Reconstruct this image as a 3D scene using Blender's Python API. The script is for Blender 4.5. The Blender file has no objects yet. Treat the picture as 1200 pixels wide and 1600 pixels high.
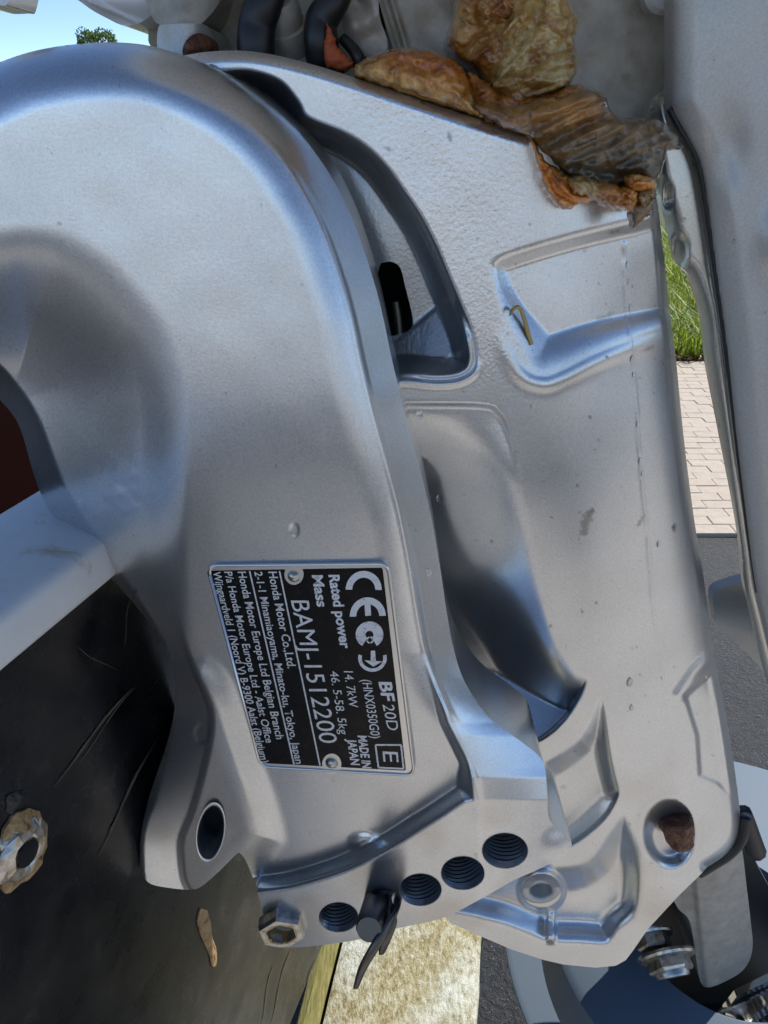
import bpy, bmesh, math, random
import numpy as np
from mathutils import Vector, Matrix, noise
random.seed(7); RNG = np.random.default_rng(7)
SC = bpy.context.scene
COL = SC.collection
R = math.radians

# ---------------------------------------------------------------- camera, sky, sun, exposure
PITCH = R(28.0); FPX = 1155.0; DIST = 0.231; HC = 0.80
FWD = np.array([0, math.cos(PITCH), -math.sin(PITCH)])
UP = np.array([0, math.sin(PITCH), math.cos(PITCH)])
CAM = np.array([0, 0, HC]) - DIST * FWD
cd = bpy.data.cameras.new('camera'); cam = bpy.data.objects.new('camera', cd); COL.objects.link(cam)
cam.location = CAM; cam.rotation_euler = (math.pi / 2 - PITCH, 0, 0)
cd.sensor_fit = 'VERTICAL'; cd.sensor_height = 36.0; cd.lens = 36.0 * FPX / 1600.0
cd.clip_start = 0.005; cd.clip_end = 2000
SC.camera = cam

SUN_EL, SUN_AZ = R(43), R(46)      # azimuth: degrees to the right of straight ahead (+Y)
world = bpy.data.worlds.new('World'); SC.world = world; world.use_nodes = True
wn = world.node_tree; wn.nodes.clear()
sky = wn.nodes.new('ShaderNodeTexSky'); sky.sky_type = 'NISHITA'; sky.sun_disc = False
sky.sun_elevation = SUN_EL; sky.sun_rotation = SUN_AZ
sky.air_density = 0.75; sky.dust_density = 0.0; sky.ozone_density = 2.2; sky.altitude = 3000
bg = wn.nodes.new('ShaderNodeBackground'); bg.inputs['Strength'].default_value = 0.15
wo = wn.nodes.new('ShaderNodeOutputWorld')
wn.links.new(sky.outputs[0], bg.inputs[0]); wn.links.new(bg.outputs[0], wo.inputs[0])
sl = bpy.data.lights.new('sun', 'SUN'); sl.energy = 4.6; sl.angle = R(0.5); sl.color = (1.0, 0.95, 0.86)
sun = bpy.data.objects.new('sun', sl); COL.objects.link(sun)
SUNV = Vector((math.cos(SUN_EL) * math.sin(SUN_AZ), math.cos(SUN_EL) * math.cos(SUN_AZ), math.sin(SUN_EL)))
sun.rotation_euler = SUNV.to_track_quat('Z', 'Y').to_euler(); sun.location = (1, 1, 4)
vs = SC.view_settings
vs.view_transform = 'Standard'; vs.look = 'None'; vs.gamma = 1.0; vs.use_curve_mapping = False
vs.exposure = 0.42
cy = SC.cycles
cy.max_bounces = 6; cy.diffuse_bounces = 3; cy.glossy_bounces = 4; cy.transmission_bounces = 6; cy.caustics_reflective = False; cy.caustics_refractive = False
cy.use_adaptive_sampling = True; cy.adaptive_threshold = 0.025

# ---------------------------------------------------------------- helpers: photo point + depth -> place
def ray(px, py):
    px = np.asarray(px, float); py = np.asarray(py, float)
    return np.stack([(px - 600) / FPX + 0 * py,
                     FWD[1] + UP[1] * (800 - py) / FPX + 0 * px,
                     FWD[2] + UP[2] * (800 - py) / FPX + 0 * px], -1)
def P(px, py, w):            # w in millimetres towards the viewer from the plane Y = 0
    d = ray(px, py); t = (-np.asarray(w, float) / 1000 - CAM[1]) / d[..., 1]
    return CAM + d * t[..., None]
def V(px, py, w): return Vector(P(px, py, w).tolist())
def K(px, py, w):            # metres per photo pixel there
    return float((-w / 1000 - CAM[1]) / ray(px, py)[1]) / FPX
def on_z(px, py, z):
    d = ray(px, py); t = (z - CAM[2]) / d[..., 2]; return CAM + d * t[..., None]

def cr(pts, n=6, closed=True):
    p = np.asarray(pts, float); N = len(p); out = []
    rng = range(N) if closed else range(N - 1)
    for i in rng:
        if closed: a, b, c, d = p[i - 1], p[i], p[(i + 1) % N], p[(i + 2) % N]
        else: a, b, c, d = p[max(i - 1, 0)], p[i], p[i + 1], p[min(i + 2, N - 1)]
        for k in range(n):
            t = k / n
            out.append(.5 * ((2 * b) + (c - a) * t + (2 * a - 5 * b + 4 * c - d) * t * t + (3 * b - a - 3 * c + d) * t ** 3))
    if not closed: out.append(p[-1])
    return np.array(out)
def dpoly(poly, X, Y, closed=False):
    poly = np.asarray(poly, float); D = np.full(X.shape, 1e18)
    n = len(poly) if closed else len(poly) - 1
    for i in range(n):
        a = poly[i]; b = poly[(i + 1) % len(poly)]; e = b - a; L = e @ e
        if L < 1e-9: continue
        qx = X - a[0]; qy = Y - a[1]
        t = np.clip((qx * e[0] + qy * e[1]) / L, 0, 1)
        np.minimum(D, (qx - t * e[0]) ** 2 + (qy - t * e[1]) ** 2, out=D)
    return np.sqrt(D)
def sdf(poly, X, Y, margin=90):
    """signed distance in pixels, negative inside"""
    poly = np.asarray(poly, float); S = np.full(X.shape, float(margin))
    m = (X > poly[:, 0].min() - margin) & (X < poly[:, 0].max() + margin) & (Y > poly[:, 1].min() - margin) & (Y < poly[:, 1].max() + margin)
    if not m.any(): return S
    x = X[m]; y = Y[m]; D = dpoly(poly, x, y, True); ins = np.zeros(x.shape, bool)
    for i in range(len(poly)):
        x0, y0 = poly[i]; x1, y1 = poly[(i + 1) % len(poly)]
        if y0 == y1: continue
        c = ((y0 > y) != (y1 > y)); ins ^= c & (x < (x1 - x0) * (y - y0) / (y1 - y0) + x0)
    D[ins] *= -1; S[m] = D
    return S
def ss(a, b, x):
    t = np.clip((x - a) / (b - a), 0, 1); return t * t * (3 - 2 * t)
def ell(cx, cy, rx, ry, n=40, rot=0):
    a = np.linspace(0, 2 * math.pi, n, endpoint=False); c, s = math.cos(R(rot)), math.sin(R(rot))
    x = rx * np.cos(a); y = ry * np.sin(a)
    return np.stack([cx + x * c - y * s, cy + x * s + y * c], -1)
_ph = RNG.uniform(0, 6.28, (60, 2)); _dr = RNG.normal(0, 1, (60, 2))
def wob(X, Y, sc, seed=0, n=14):     # cheap smooth noise in -1..1
    o = np.zeros(X.shape)
    for i in range(n):
        k = (i + seed * 7) % 60
        o += np.sin((X * _dr[k, 0] + Y * _dr[k, 1]) / sc + _ph[k, 0])
    return o / n ** .5 / 1.2

# ---------------------------------------------------------------- helpers: objects
def link(o, parent=None):
    COL.objects.link(o)
    if parent is not None: o.parent = parent
    return o
def tag(o, label=None, cat=None, group=None, kind=None):
    if label: o['label'] = label
    if cat: o['category'] = cat
    if group: o['group'] = group
    if kind: o['kind'] = kind
    return o
def empty(name, loc):
    o = bpy.data.objects.new(name, None); o.empty_display_size = .02; o.location = loc; return link(o)
ROOTLOC = {}
def fix(o, parent):
    """world-space mesh under an Empty: keep it where it is"""
    o.parent = parent
    m = Matrix.Identity(4); q = parent
    while q is not None:
        m = Matrix.Translation(q.location) @ m; q = q.parent
    o.location = -m.translation if parent.type == 'EMPTY' else (0, 0, 0)
    return o
def mesh_np(name, verts, quads, mat, parent=None, smooth=True, tris=None, col=None):
    me = bpy.data.meshes.new(name)
    verts = np.asarray(verts, np.float32); faces = []
    nq = 0 if quads is None else len(quads); nt = 0 if tris is None else len(tris)
    me.vertices.add(len(verts)); me.vertices.foreach_set('co', verts.ravel())
    me.loops.add(nq * 4 + nt * 3); me.polygons.add(nq + nt)
    li = np.concatenate([np.asarray(quads, np.int32).ravel() if nq else np.zeros(0, np.int32),
                         np.asarray(tris, np.int32).ravel() if nt else np.zeros(0, np.int32)])
    st = np.concatenate([np.arange(nq) * 4, nq * 4 + np.arange(nt) * 3]).astype(np.int32)
    me.loops.foreach_set('vertex_index', li); me.polygons.foreach_set('loop_start', st)
    me.polygons.foreach_set('use_smooth', np.full(nq + nt, smooth))
    me.update(calc_edges=True); me.validate()
    if col is not None:
        a = me.color_attributes.new('tint', 'FLOAT_COLOR', 'POINT')
        c = np.ones((len(verts), 4), np.float32); c[:, :col.shape[1]] = col
        a.data.foreach_set('color', c.ravel())
    me.materials.append(mat)
    o = bpy.data.objects.new(name, me); link(o)
    if parent is not None: fix(o, parent)
    return o
def bm_obj(name, bm, mat, parent=None, smooth=False):
    bmesh.ops.recalc_face_normals(bm, faces=bm.faces)
    me = bpy.data.meshes.new(name); bm.to_mesh(me); bm.free()
    if smooth: me.polygons.foreach_set('use_smooth', [True] * len(me.polygons))
    me.materials.append(mat); o = bpy.data.objects.new(name, me); link(o)
    if smooth == 'auto':
        me.set_sharp_from_angle(angle=R(35))
    if parent is not None: fix(o, parent)
    return o

def relief(name, outline, hfun, mat, parent=None, step=2.5, thick=.03, holes=(), colfun=None, back=False, shrink=1.0):
    """a cast body: traced outline, height towards the viewer from hfun(px,py) in mm, walls going back by thick metres"""
    o = np.asarray(outline, float)
    x0, y0 = o.min(0) - 2 * step; x1, y1 = o.max(0) + 2 * step
    xs = np.arange(x0, x1 + step, step); ys = np.arange(y0, y1 + step, step)
    X, Y = np.meshgrid(xs, ys)
    S = sdf(o, X, Y, 40)
    for h in holes: S = np.maximum(S, -sdf(h, X, Y, 40))
    gy, gx = np.gradient(S, step); g = np.sqrt(gx ** 2 + gy ** 2) + 1e-6
    ins = S < 0
    cell = ins[:-1, :-1] | ins[1:, :-1] | ins[:-1, 1:] | ins[1:, 1:]
    mv = S > 0
    Xm = np.where(mv, X - gx / g * S, X); Ym = np.where(mv, Y - gy / g * S, Y)
    idx = np.arange(X.size).reshape(X.shape)
    q = np.stack([idx[:-1, :-1], idx[1:, :-1], idx[1:, 1:], idx[:-1, 1:]], -1)[cell]
    used = np.unique(q); rem = np.full(X.size, -1); rem[used] = np.arange(len(used)); q = rem[q]
    vx = Xm.ravel()[used]; vy = Ym.ravel()[used]
    w = hfun(vx, vy); pos = P(vx, vy, w); n = len(pos)
    # walls
    e = np.concatenate([q[:, [0, 1]], q[:, [1, 2]], q[:, [2, 3]], q[:, [3, 0]]])
    key = np.sort(e, 1); kk = key[:, 0].astype(np.int64) * n + key[:, 1]
    u, inv, cnt = np.unique(kk, return_inverse=True, return_counts=True)
    be = e[cnt[inv] == 1]; bv = np.unique(be); m = np.full(n, -1); m[bv] = np.arange(len(bv))
    front = pos[bv]; bk = front.copy(); bk[:, 1] += thick
    if shrink != 1.0:
        c = bk.mean(0); bk[:, [0, 2]] = c[[0, 2]] + (bk[:, [0, 2]] - c[[0, 2]]) * shrink
    verts = np.concatenate([pos, front, bk]); a = n + m[be[:, 0]]; b = n + m[be[:, 1]]; L = len(bv)
    wq = np.stack([b, a, a + L, b + L], -1)
    allq = np.concatenate([q, wq])
    if back:
        bq = q[:, ::-1] + len(verts); bp = pos.copy(); bp[:, 1] = bk[:, 1].max() ; verts = np.concatenate([verts, bp]); allq = np.concatenate([allq, bq])
    col = None
    if colfun is not None:
        col = colfun(vx, vy)
        ext = col[bv]; col = np.concatenate([col, ext, ext] + ([col] if back else []))
    return mesh_np(name, verts, allq, mat, parent, True, None, col)

def frame(axis, hint=(0, 0, 1)):
    z = Vector(axis).normalized(); h = Vector(hint)
    if abs(z.dot(h)) > .95: h = Vector((1, 0, 0))
    x = h.cross(z).normalized(); y = z.cross(x); return x, y, z
def lathe(name, prof, origin, axis, mat, parent=None, n=32, smooth='auto', hint=(0, 0, 1), rot=0, closed=True, jitter=0):
    """prof: (radius, along) pairs from start to end; n=6 gives a hexagon"""
    x, y, z = frame(axis, hint); o = Vector(origin); bm = bmesh.new(); rings = []
    for r, a in prof:
        ring = []
        for k in range(n):
            t = 2 * math.pi * k / n + rot; rr = r * (1 + jitter * random.uniform(-1, 1))
            ring.append(bm.verts.new(o + x * (rr * math.cos(t)) + y * (rr * math.sin(t)) + z * a))
        rings.append(ring)
    for i in range(len(rings) - 1):
        for k in range(n): bm.faces.new((rings[i][k], rings[i][(k + 1) % n], rings[i + 1][(k + 1) % n], rings[i + 1][k]))
    if closed:
        bm.faces.new(rings[0][::-1]); bm.faces.new(rings[-1])
    return bm_obj(name, bm, mat, parent, smooth)
def tube(name, pts, radii, mat, parent=None, n=16, sub=8, flat=1.0, smooth=True):
    p = cr([tuple(q) for q in pts], sub, False); rr = np.interp(np.linspace(0, 1, len(p)), np.linspace(0, 1, len(radii)), radii)
    bm = bmesh.new(); rings = []; up = Vector((.3, -1, .2)).normalized()
    for i in range(len(p)):
        d = Vector(p[min(i + 1, len(p) - 1)] - p[max(i - 1, 0)]).normalized()
        x = d.cross(up).normalized(); y = x.cross(d).normalized()
        rings.append([bm.verts.new(Vector(p[i]) + x * (rr[i] * math.cos(2 * math.pi * k / n)) + y * (rr[i] * flat * math.sin(2 * math.pi * k / n))) for k in range(n)])
    for i in range(len(rings) - 1):
        for k in range(n): bm.faces.new((rings[i][k], rings[i][(k + 1) % n], rings[i + 1][(k + 1) % n], rings[i + 1][k]))
    bm.faces.new(rings[0][::-1]); bm.faces.new(rings[-1])
    return bm_obj(name, bm, mat, parent, smooth)
def box(name, pts8, mat, parent=None, bevel=0, seg=3):
    """pts8: 4 front corners then 4 back corners, same order"""
    bm = bmesh.new(); v = [bm.verts.new(p) for p in pts8]
    for f in ((0, 1, 2, 3), (7, 6, 5, 4), (0, 4, 5, 1), (1, 5, 6, 2), (2, 6, 7, 3), (3, 7, 4, 0)): bm.faces.new([v[i] for i in f])
    bmesh.ops.recalc_face_normals(bm, faces=bm.faces)
    if bevel: bmesh.ops.bevel(bm, geom=bm.edges[:], offset=bevel, segments=seg, profile=.5, affect='EDGES')
    return bm_obj(name, bm, mat, parent, 'auto' if bevel else False)

# ---------------------------------------------------------------- materials
def mat(name, color, rough=.5, metal=0.0, coat=0.0, spec=.5):
    m = bpy.data.materials.new(name); m.use_nodes = True; nt = m.node_tree
    b = nt.nodes['Principled BSDF']
    b.inputs['Base Color'].default_value = (*color, 1); b.inputs['Roughness'].default_value = rough
    b.inputs['Metallic'].default_value = metal; b.inputs['Coat Weight'].default_value = coat
    b.inputs['Coat Roughness'].default_value = .12; b.inputs['Specular IOR Level'].default_value = spec
    return m, nt, b
def N(nt, t, **kw):
    n = nt.nodes.new(t)
    for k, v in kw.items():
        if k in n.inputs: n.inputs[k].default_value = v
        else: setattr(n, k, v)
    return n
def coords(nt, scale=(1, 1, 1), rot=(0, 0, 0)):
    g = nt.nodes.new('ShaderNodeNewGeometry'); mp = N(nt, 'ShaderNodeMapping'); mp.inputs['Scale'].default_value = scale; mp.inputs['Rotation'].default_value = rot
    nt.links.new(g.outputs['Position'], mp.inputs['Vector']); return mp.outputs[0]
def noi(nt, vec, scale, detail=4, rough=.55, dist=0):
    n = N(nt, 'ShaderNodeTexNoise', Scale=scale, Detail=detail, Roughness=rough, Distortion=dist); nt.links.new(vec, n.inputs['Vector']); return n.outputs['Fac']
def ramp(nt, fac, stops):
    r = nt.nodes.new('ShaderNodeValToRGB'); e = r.color_ramp.elements
    while len(e) < len(stops): e.new(.5)
    for i, (p, c) in enumerate(stops):
        e[i].position = p; e[i].color = (*c, 1) if len(c) == 3 else c
    nt.links.new(fac, r.inputs[0]); return r.outputs[0]
def mixc(nt, fac, a, b, mode='MIX'):
    n = nt.nodes.new('ShaderNodeMix'); n.data_type = 'RGBA'; n.blend_type = mode
    for s, v in ((0, fac), (6, a), (7, b)):
        if hasattr(v, 'is_output'): nt.links.new(v, n.inputs[s])
        elif s == 0: n.inputs[0].default_value = v
        else: n.inputs[s].default_value = (*v, 1)
    return n.outputs[2]
def math_(nt, op, a, b=0.0, c=0.0):
    n = nt.nodes.new('ShaderNodeMath'); n.operation = op
    for i, v in enumerate((a, b, c)):
        if hasattr(v, 'is_output'): nt.links.new(v, n.inputs[i])
        else: n.inputs[i].default_value = v
    return n.outputs[0]
def bump(nt, b, h, dist, strength=1.0):
    n = N(nt, 'ShaderNodeBump', Strength=strength, Distance=dist); nt.links.new(h, n.inputs['Height']); nt.links.new(n.outputs[0], b.inputs['Normal']); return n

def silver(name, base=(.68, .70, .715), rough=.28, fine=.000015, tint=True, metal=.93, dirt=.5):
    m, nt, b = mat(name, base, rough, metal, .5)
    v = coords(nt)
    # flake + orange peel + cast texture (stronger where the casting was left rough: tint.r)
    n1 = noi(nt, v, 1500, 1, .6); n2 = noi(nt, v, 800, 1, .6); n3 = noi(nt, v, 850, 1, .5)
    att = N(nt, 'ShaderNodeAttribute', attribute_name='tint')
    sep = nt.nodes.new('ShaderNodeSeparateColor'); nt.links.new(att.outputs['Color'], sep.inputs[0])
    rgh = sep.outputs[0] if tint else 0.0
    h = math_(nt, 'MULTIPLY', n1, .45)
    if tint:
        h = math_(nt, 'ADD', h, math_(nt, 'MULTIPLY', math_(nt, 'MULTIPLY', n3, rgh), 2.1))
    bump(nt, b, h, fine * 3.2, 1.0)
    # smudges and specks of grime
    n4 = noi(nt, v, 26, 3, .65); n5 = noi(nt, v, 420, 3, .7)
    col = mixc(nt, math_(nt, 'MULTIPLY', ramp(nt, n4, [(.45, (0, 0, 0)), (.75, (1, 1, 1))]), .22 * dirt), base, (.42, .40, .36))
    col = mixc(nt, ramp(nt, n1, [(.30, (0, 0, 0)), (.72, (1, 1, 1))]), mixc(nt, 1.0, col, (.91, .91, .91), 'MULTIPLY'), mixc(nt, 1.0, col, (1.09, 1.09, 1.09), 'MULTIPLY'))
    spk = ramp(nt, n5, [(.69, (0, 0, 0)), (.73, (1, 1, 1))])
    col = mixc(nt, math_(nt, 'MULTIPLY', spk, .75 * dirt), col, (.10, .085, .07))
    if tint: col = mixc(nt, math_(nt, 'MULTIPLY', sep.outputs[1], .85), col, (.085, .065, .045))
    if tint: col = mixc(nt, math_(nt, 'MULTIPLY', sep.outputs[2], .45), col, (.36, .29, .20))
    nt.links.new(col, b.inputs['Base Color'])
    rr = math_(nt, 'ADD', math_(nt, 'MULTIPLY', n4, .16), rough - .08)
    rr = math_(nt, 'ADD', rr, math_(nt, 'MULTIPLY', n1, .06))
    nt.links.new(rr, b.inputs['Roughness'])
    return m
M_SIL = silver('silver_paint')
M_SIL2 = silver('silver_paint_leg', (.50, .495, .47), .48, dirt=.6, metal=.5)
M_LEG_SHADE, nt, b = mat('leg_shade_tint', (.13, .17, .22), .6, .0, spec=.25)  # silver parts darkened and blued: shade and sky reflection put into the colour
M_HOLE, nt, b = mat('bare_shaded_bore', (.27, .29, .31), .3, .8)  # bare metal, painted darker for the self-shadow between threads
M_ROUGHCAST, nt, b = mat('rough_cast_grey', (.28, .265, .24), .5, .25)
v = coords(nt); c = ramp(nt, noi(nt, v, 120, 6, .7), [(.3, (.34, .30, .24)), (.55, (.44, .40, .335)), (.75, (.52, .49, .43))]); nt.links.new(c, b.inputs['Base Color']); bump(nt, b, noi(nt, v, 700, 4, .6), .0002, .8)
M_STEEL, nt, b = mat('zinc_bolt', (.55, .53, .48), .33, .95)
v = coords(nt); c = ramp(nt, noi(nt, v, 260, 4, .6), [(.35, (.33, .29, .22)), (.55, (.58, .56, .51)), (.8, (.66, .65, .62))]); nt.links.new(c, b.inputs['Base Color']); bump(nt, b, noi(nt, v, 900, 3), .0001, .5)
M_STAIN, nt, b = mat('clamp_steel', (.7, .7, .7), .18, 1.0)
M_DARKSTEEL, nt, b = mat('dark_pin_steel', (.12, .11, .10), .38, .9)
v = coords(nt); bump(nt, b, noi(nt, v, 1200, 3), .0001, .4)
M_RUST, nt, b = mat('rust', (.2, .08, .04), .62, .1)
v = coords(nt); c = ramp(nt, noi(nt, v, 300, 6, .7, .6), [(.3, (.045, .02, .014)), (.48, (.16, .06, .03)), (.62, (.27, .12, .06)), (.8, (.42, .27, .16))]); nt.links.new(c, b.inputs['Base Color']); bump(nt, b, noi(nt, v, 500, 5, .7), .0008, .9)
M_RUBBER, nt, b = mat('black_rubber', (.012, .012, .012), .42)
M_BLACK, nt, b = mat('black_void', (.006, .006, .006), .9)
M_PLATEMETAL, nt, b = mat('plate_aluminium', (.78, .77, .74), .3, .9)
M_PLATEBLACK, nt, b = mat('plate_black_print', (.004, .004, .005), .25, spec=.22)
M_PRINT, nt, b = mat('plate_bare_print', (.82, .81, .79), .4, .15)
v = coords(nt); c = ramp(nt, noi(nt, v, 500, 4, .7), [(.3, (.45, .44, .42)), (.48, (.80, .79, .77))]); nt.links.new(c, b.inputs['Base Color'])
b = M_PLATEBLACK.node_tree.nodes['Principled BSDF']; nt = M_PLATEBLACK.node_tree; v = coords(nt); nt.links.new(math_(nt, 'ADD', math_(nt, 'MULTIPLY', noi(nt, v, 160, 5, .7), .5), .05), b.inputs['Roughness'])
c = ramp(nt, noi(nt, v, 330, 5, .75), [(.58, (.004, .004, .005)), (.75, (.03, .028, .024))]); nt.links.new(c, b.inputs['Base Color'])
M_CREAM, nt, b = mat('cream_underside', (.62, .60, .50), .5)
v = coords(nt); c = ramp(nt, noi(nt, v, 60, 5, .6), [(.35, (.46, .43, .33)), (.6, (.66, .64, .55))]); nt.links.new(c, b.inputs['Base Color'])
M_WHITE, nt, b = mat('white_gelcoat', (.74, .72, .66), .3)
v = coords(nt); c = ramp(nt, noi(nt, v, 35, 6, .7, .5), [(.28, (.52, .42, .28)), (.40, (.76, .74, .69)), (.75, (.82, .81, .79))]); nt.links.new(c, b.inputs['Base Color']); bump(nt, b, noi(nt, v, 90, 4), .0006, .5)
M_WHITEGLOSS, nt, b = mat('white_gloss_cowl', (.76, .76, .76), .16, 0, .6)
M_TRANSOM, nt, b = mat('black_transom', (.012, .012, .013), .3, spec=.28)
v = coords(nt, (1, 8, 1), (0, 0, 0)); c = ramp(nt, noi(nt, coords(nt), 45, 6, .65), [(.35, (.005, .005, .006)), (.58, (.013, .013, .013)), (.72, (.045, .04, .033))]); nt.links.new(c, b.inputs['Base Color'])
nt.links.new(math_(nt, 'ADD', math_(nt, 'MULTIPLY', noi(nt, coords(nt), 30, 5), .45), .06), b.inputs['Roughness']); bump(nt, b, noi(nt, coords(nt), 500, 4), .0001, .6)
M_SCRATCH, nt, b = mat('scratch_marks', (.10, .085, .055), .7)
M_WOOD, nt, b = mat('raw_torn_wood', (.42, .27, .13), .75)
v = coords(nt); c = ramp(nt, noi(nt, v, 260, 6, .75, .6), [(.3, (.10, .05, .02)), (.5, (.42, .25, .10)), (.75, (.66, .48, .28))]); nt.links.new(c, b.inputs['Base Color']); bump(nt, b, noi(nt, v, 400, 5), .001, .9)
M_RED, nt, b = mat('dark_red_interior', (.011, .0008, .0006), .8, spec=.1)
M_BRASS, nt, b = mat('brass_insert', (.36, .27, .13), .4, .8)
M_LEAF, nt, b = mat('orange_leaf', (.42, .085, .02), .55)
M_STRAW, nt, b = mat('straw', (.50, .36, .12), .55)
M_WATER, nt, b = mat('water', (1, 1, 1), .02); b.inputs['Transmission Weight'].default_value = 1; b.inputs['IOR'].default_value = 1.33

def goo(name, stops, sc=140, rough=.22):
    m, nt, b = mat(name, (.3, .15, .05), rough, 0, .6)
    v = coords(nt); n = noi(nt, v, sc, 7, .68, .9)
    c = ramp(nt, n, stops)
    att = N(nt, 'ShaderNodeAttribute', attribute_name='tint'); c = mixc(nt, 1.0, c, att.outputs['Color'], 'MULTIPLY')
    nt.links.new(c, b.inputs['Base Color'])
    bump(nt, b, math_(nt, 'ADD', noi(nt, v, 210, 4, .62, 1.2), math_(nt, 'MULTIPLY', noi(nt, v, 700, 2), .2)), .0014, .9)
    nt.links.new(math_(nt, 'ADD', math_(nt, 'MULTIPLY', noi(nt, v, 190, 4), .45), rough - .16), b.inputs['Roughness'])
    b.inputs['Coat Weight'].default_value = 1.0; b.inputs['Coat Roughness'].default_value = .06
    return m
M_GOO_OR = goo('sodden_orange', [(.30, (.07, .022, .005)), (.42, (.40, .13, .015)), (.55, (.62, .27, .045)), (.72, (.78, .52, .22))])
M_GOO_OL = goo('sodden_olive', [(.30, (.06, .03, .008)), (.41, (.30, .14, .025)), (.52, (.44, .31, .11)), (.68, (.68, .58, .36))], 110)
M_GOO_DK = goo('sodden_dark', [(.30, (.03, .018, .01)), (.43, (.15, .085, .03)), (.56, (.28, .17, .065)), (.74, (.46, .30, .13))], 90, .3)

M_LICHEN, nt, b = mat('lichened_beam', (.4, .38, .2), .9)
v = coords(nt, (1, .55, 1)); n1 = noi(nt, v, 230, 5, .8); n2 = noi(nt, coords(nt), 14, 3)
c1 = ramp(nt, n1, [(.3, (.13, .105, .05)), (.44, (.33, .28, .14)), (.54, (.47, .43, .27)), (.66, (.64, .63, .54))])
c2 = ramp(nt, n1, [(.3, (.20, .17, .08)), (.42, (.48, .48, .38)), (.56, (.70, .73, .66)), (.7, (.78, .80, .74))])
nt.links.new(mixc(nt, ramp(nt, n2, [(.42, (0, 0, 0)), (.62, (1, 1, 1))]), c1, c2), b.inputs['Base Color']); bump(nt, b, n1, .004, .8)
M_GREENWOOD, nt, b = mat('algae_wood', (.20, .18, .05), .85)
v = coords(nt, (3, .4, 1)); c = ramp(nt, noi(nt, v, 160, 5, .7), [(.3, (.09, .085, .02)), (.6, (.25, .23, .08)), (.8, (.34, .31, .14))]); nt.links.new(c, b.inputs['Base Color'])
M_SHADED_ASPHALT, nt, b = mat('shaded_asphalt', (.045, .046, .05), .6)  # ground colour darkened to hold the shade lying on it
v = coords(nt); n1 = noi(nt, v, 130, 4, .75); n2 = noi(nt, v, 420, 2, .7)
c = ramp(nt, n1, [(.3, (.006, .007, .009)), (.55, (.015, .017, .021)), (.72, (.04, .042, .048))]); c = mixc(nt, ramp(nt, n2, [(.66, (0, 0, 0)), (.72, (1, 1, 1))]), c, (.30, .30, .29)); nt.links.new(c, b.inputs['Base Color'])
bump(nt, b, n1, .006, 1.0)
M_PAVER, nt, b = mat('clay_paver', (.36, .27, .19), .85)
v = coords(nt); oi = N(nt, 'ShaderNodeObjectInfo'); n1 = noi(nt, v, 60, 5, .7)
c = ramp(nt, n1, [(.3, (.44, .37, .30)), (.6, (.52, .45, .37)), (.8, (.58, .52, .44))]); c = mixc(nt, math_(nt, 'MULTIPLY', oi.outputs['Random'], .35), c, (.46, .38, .31)); nt.links.new(c, b.inputs['Base Color']); bump(nt, b, n1, .002, .6)
M_SAND, nt, b = mat('pavement_sand', (.40, .33, .25), .9)
v = coords(nt); c = ramp(nt, noi(nt, v, 40, 6, .7), [(.3, (.39, .355, .31)), (.7, (.51, .47, .42))]); nt.links.new(c, b.inputs['Base Color'])
M_SOIL, nt, b = mat('grass_soil', (.06, .07, .025), .95)
def leafmat(name, stops):
    m, nt, b = mat(name, (.1, .2, .03), .5); oi = N(nt, 'ShaderNodeAttribute', attribute_name='tint')
    nt.links.new(oi.outputs['Color'], b.inputs['Base Color'])
    tr = N(nt, 'ShaderNodeBsdfTranslucent'); nt.links.new(oi.outputs['Color'], tr.inputs[0]); mx = N(nt, 'ShaderNodeMixShader'); mx.inputs[0].default_value = .45
    out = nt.nodes['Material Output']; nt.links.new(b.outputs[0], mx.inputs[1]); nt.links.new(tr.outputs[0], mx.inputs[2]); nt.links.new(mx.outputs[0], out.inputs[0])
    return m
M_GRASS = leafmat('grass_blades', None)
M_BARK, nt, b = mat('bark', (.09, .065, .045), .9)

# ================================================================ SETTING
def sheet(name, x0, y0, x1, y1, z, m, kind='structure'):
    o = mesh_np(name, [(x0, y0, z), (x1, y0, z), (x1, y1, z), (x0, y1, z)], [(0, 1, 2, 3)], m, None, False)
    return tag(o, kind=kind)
EDGE_Y, GRASS_Y = 1.38, 2.88
sheet('ground', -600, -600, 600, 600, -.012, M_SAND)
sheet('shaded_asphalt', -4, .0, 5, EDGE_Y, -.004, M_SHADED_ASPHALT)  # near ground with its shadow put into the colour, ending at the shadow edge
sheet('added_dark_strip', -60, -3.0, 60, -1.2, -.004, M_SHADED_ASPHALT)  # unseen dark strip, added to darken reflections across the bracket face
grass_soil = sheet('grass_ground', -14, GRASS_Y, 16, 60, -.004, M_SOIL)
# pavement with its pavers (a herringbone-like running bond), pieces only where they can be seen
pav = sheet('pavement', -4, EDGE_Y, 5, GRASS_Y, -.006, M_SAND)
pm = None
for j in range(34):
    y = EDGE_Y + .004 + j * .0445
    if y + .043 > GRASS_Y: break
    for i in range(9):
        x = .52 + i * .1 + (.05 if j % 2 else 0) + (y - EDGE_Y) * .22
        if pm is None:
            bm = bmesh.new(); bmesh.ops.create_cube(bm, size=1); bmesh.ops.scale(bm, vec=(.0992, .0440, .012), verts=bm.verts)
            bmesh.ops.bevel(bm, geom=[e for e in bm.edges if all(q.co.z > 0 for q in e.verts)], offset=.0012, segments=1, affect='EDGES')
            o = bm_obj('paver', bm, M_PAVER); pm = o.data
        else: o = link(bpy.data.objects.new('paver', pm))
        o.parent = pav; o.location = (x, y + .021, random.uniform(-.0015, .0008)); o.rotation_euler = (random.uniform(-.01, .01), random.uniform(-.01, .01), random.uniform(-.02, .02))
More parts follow.
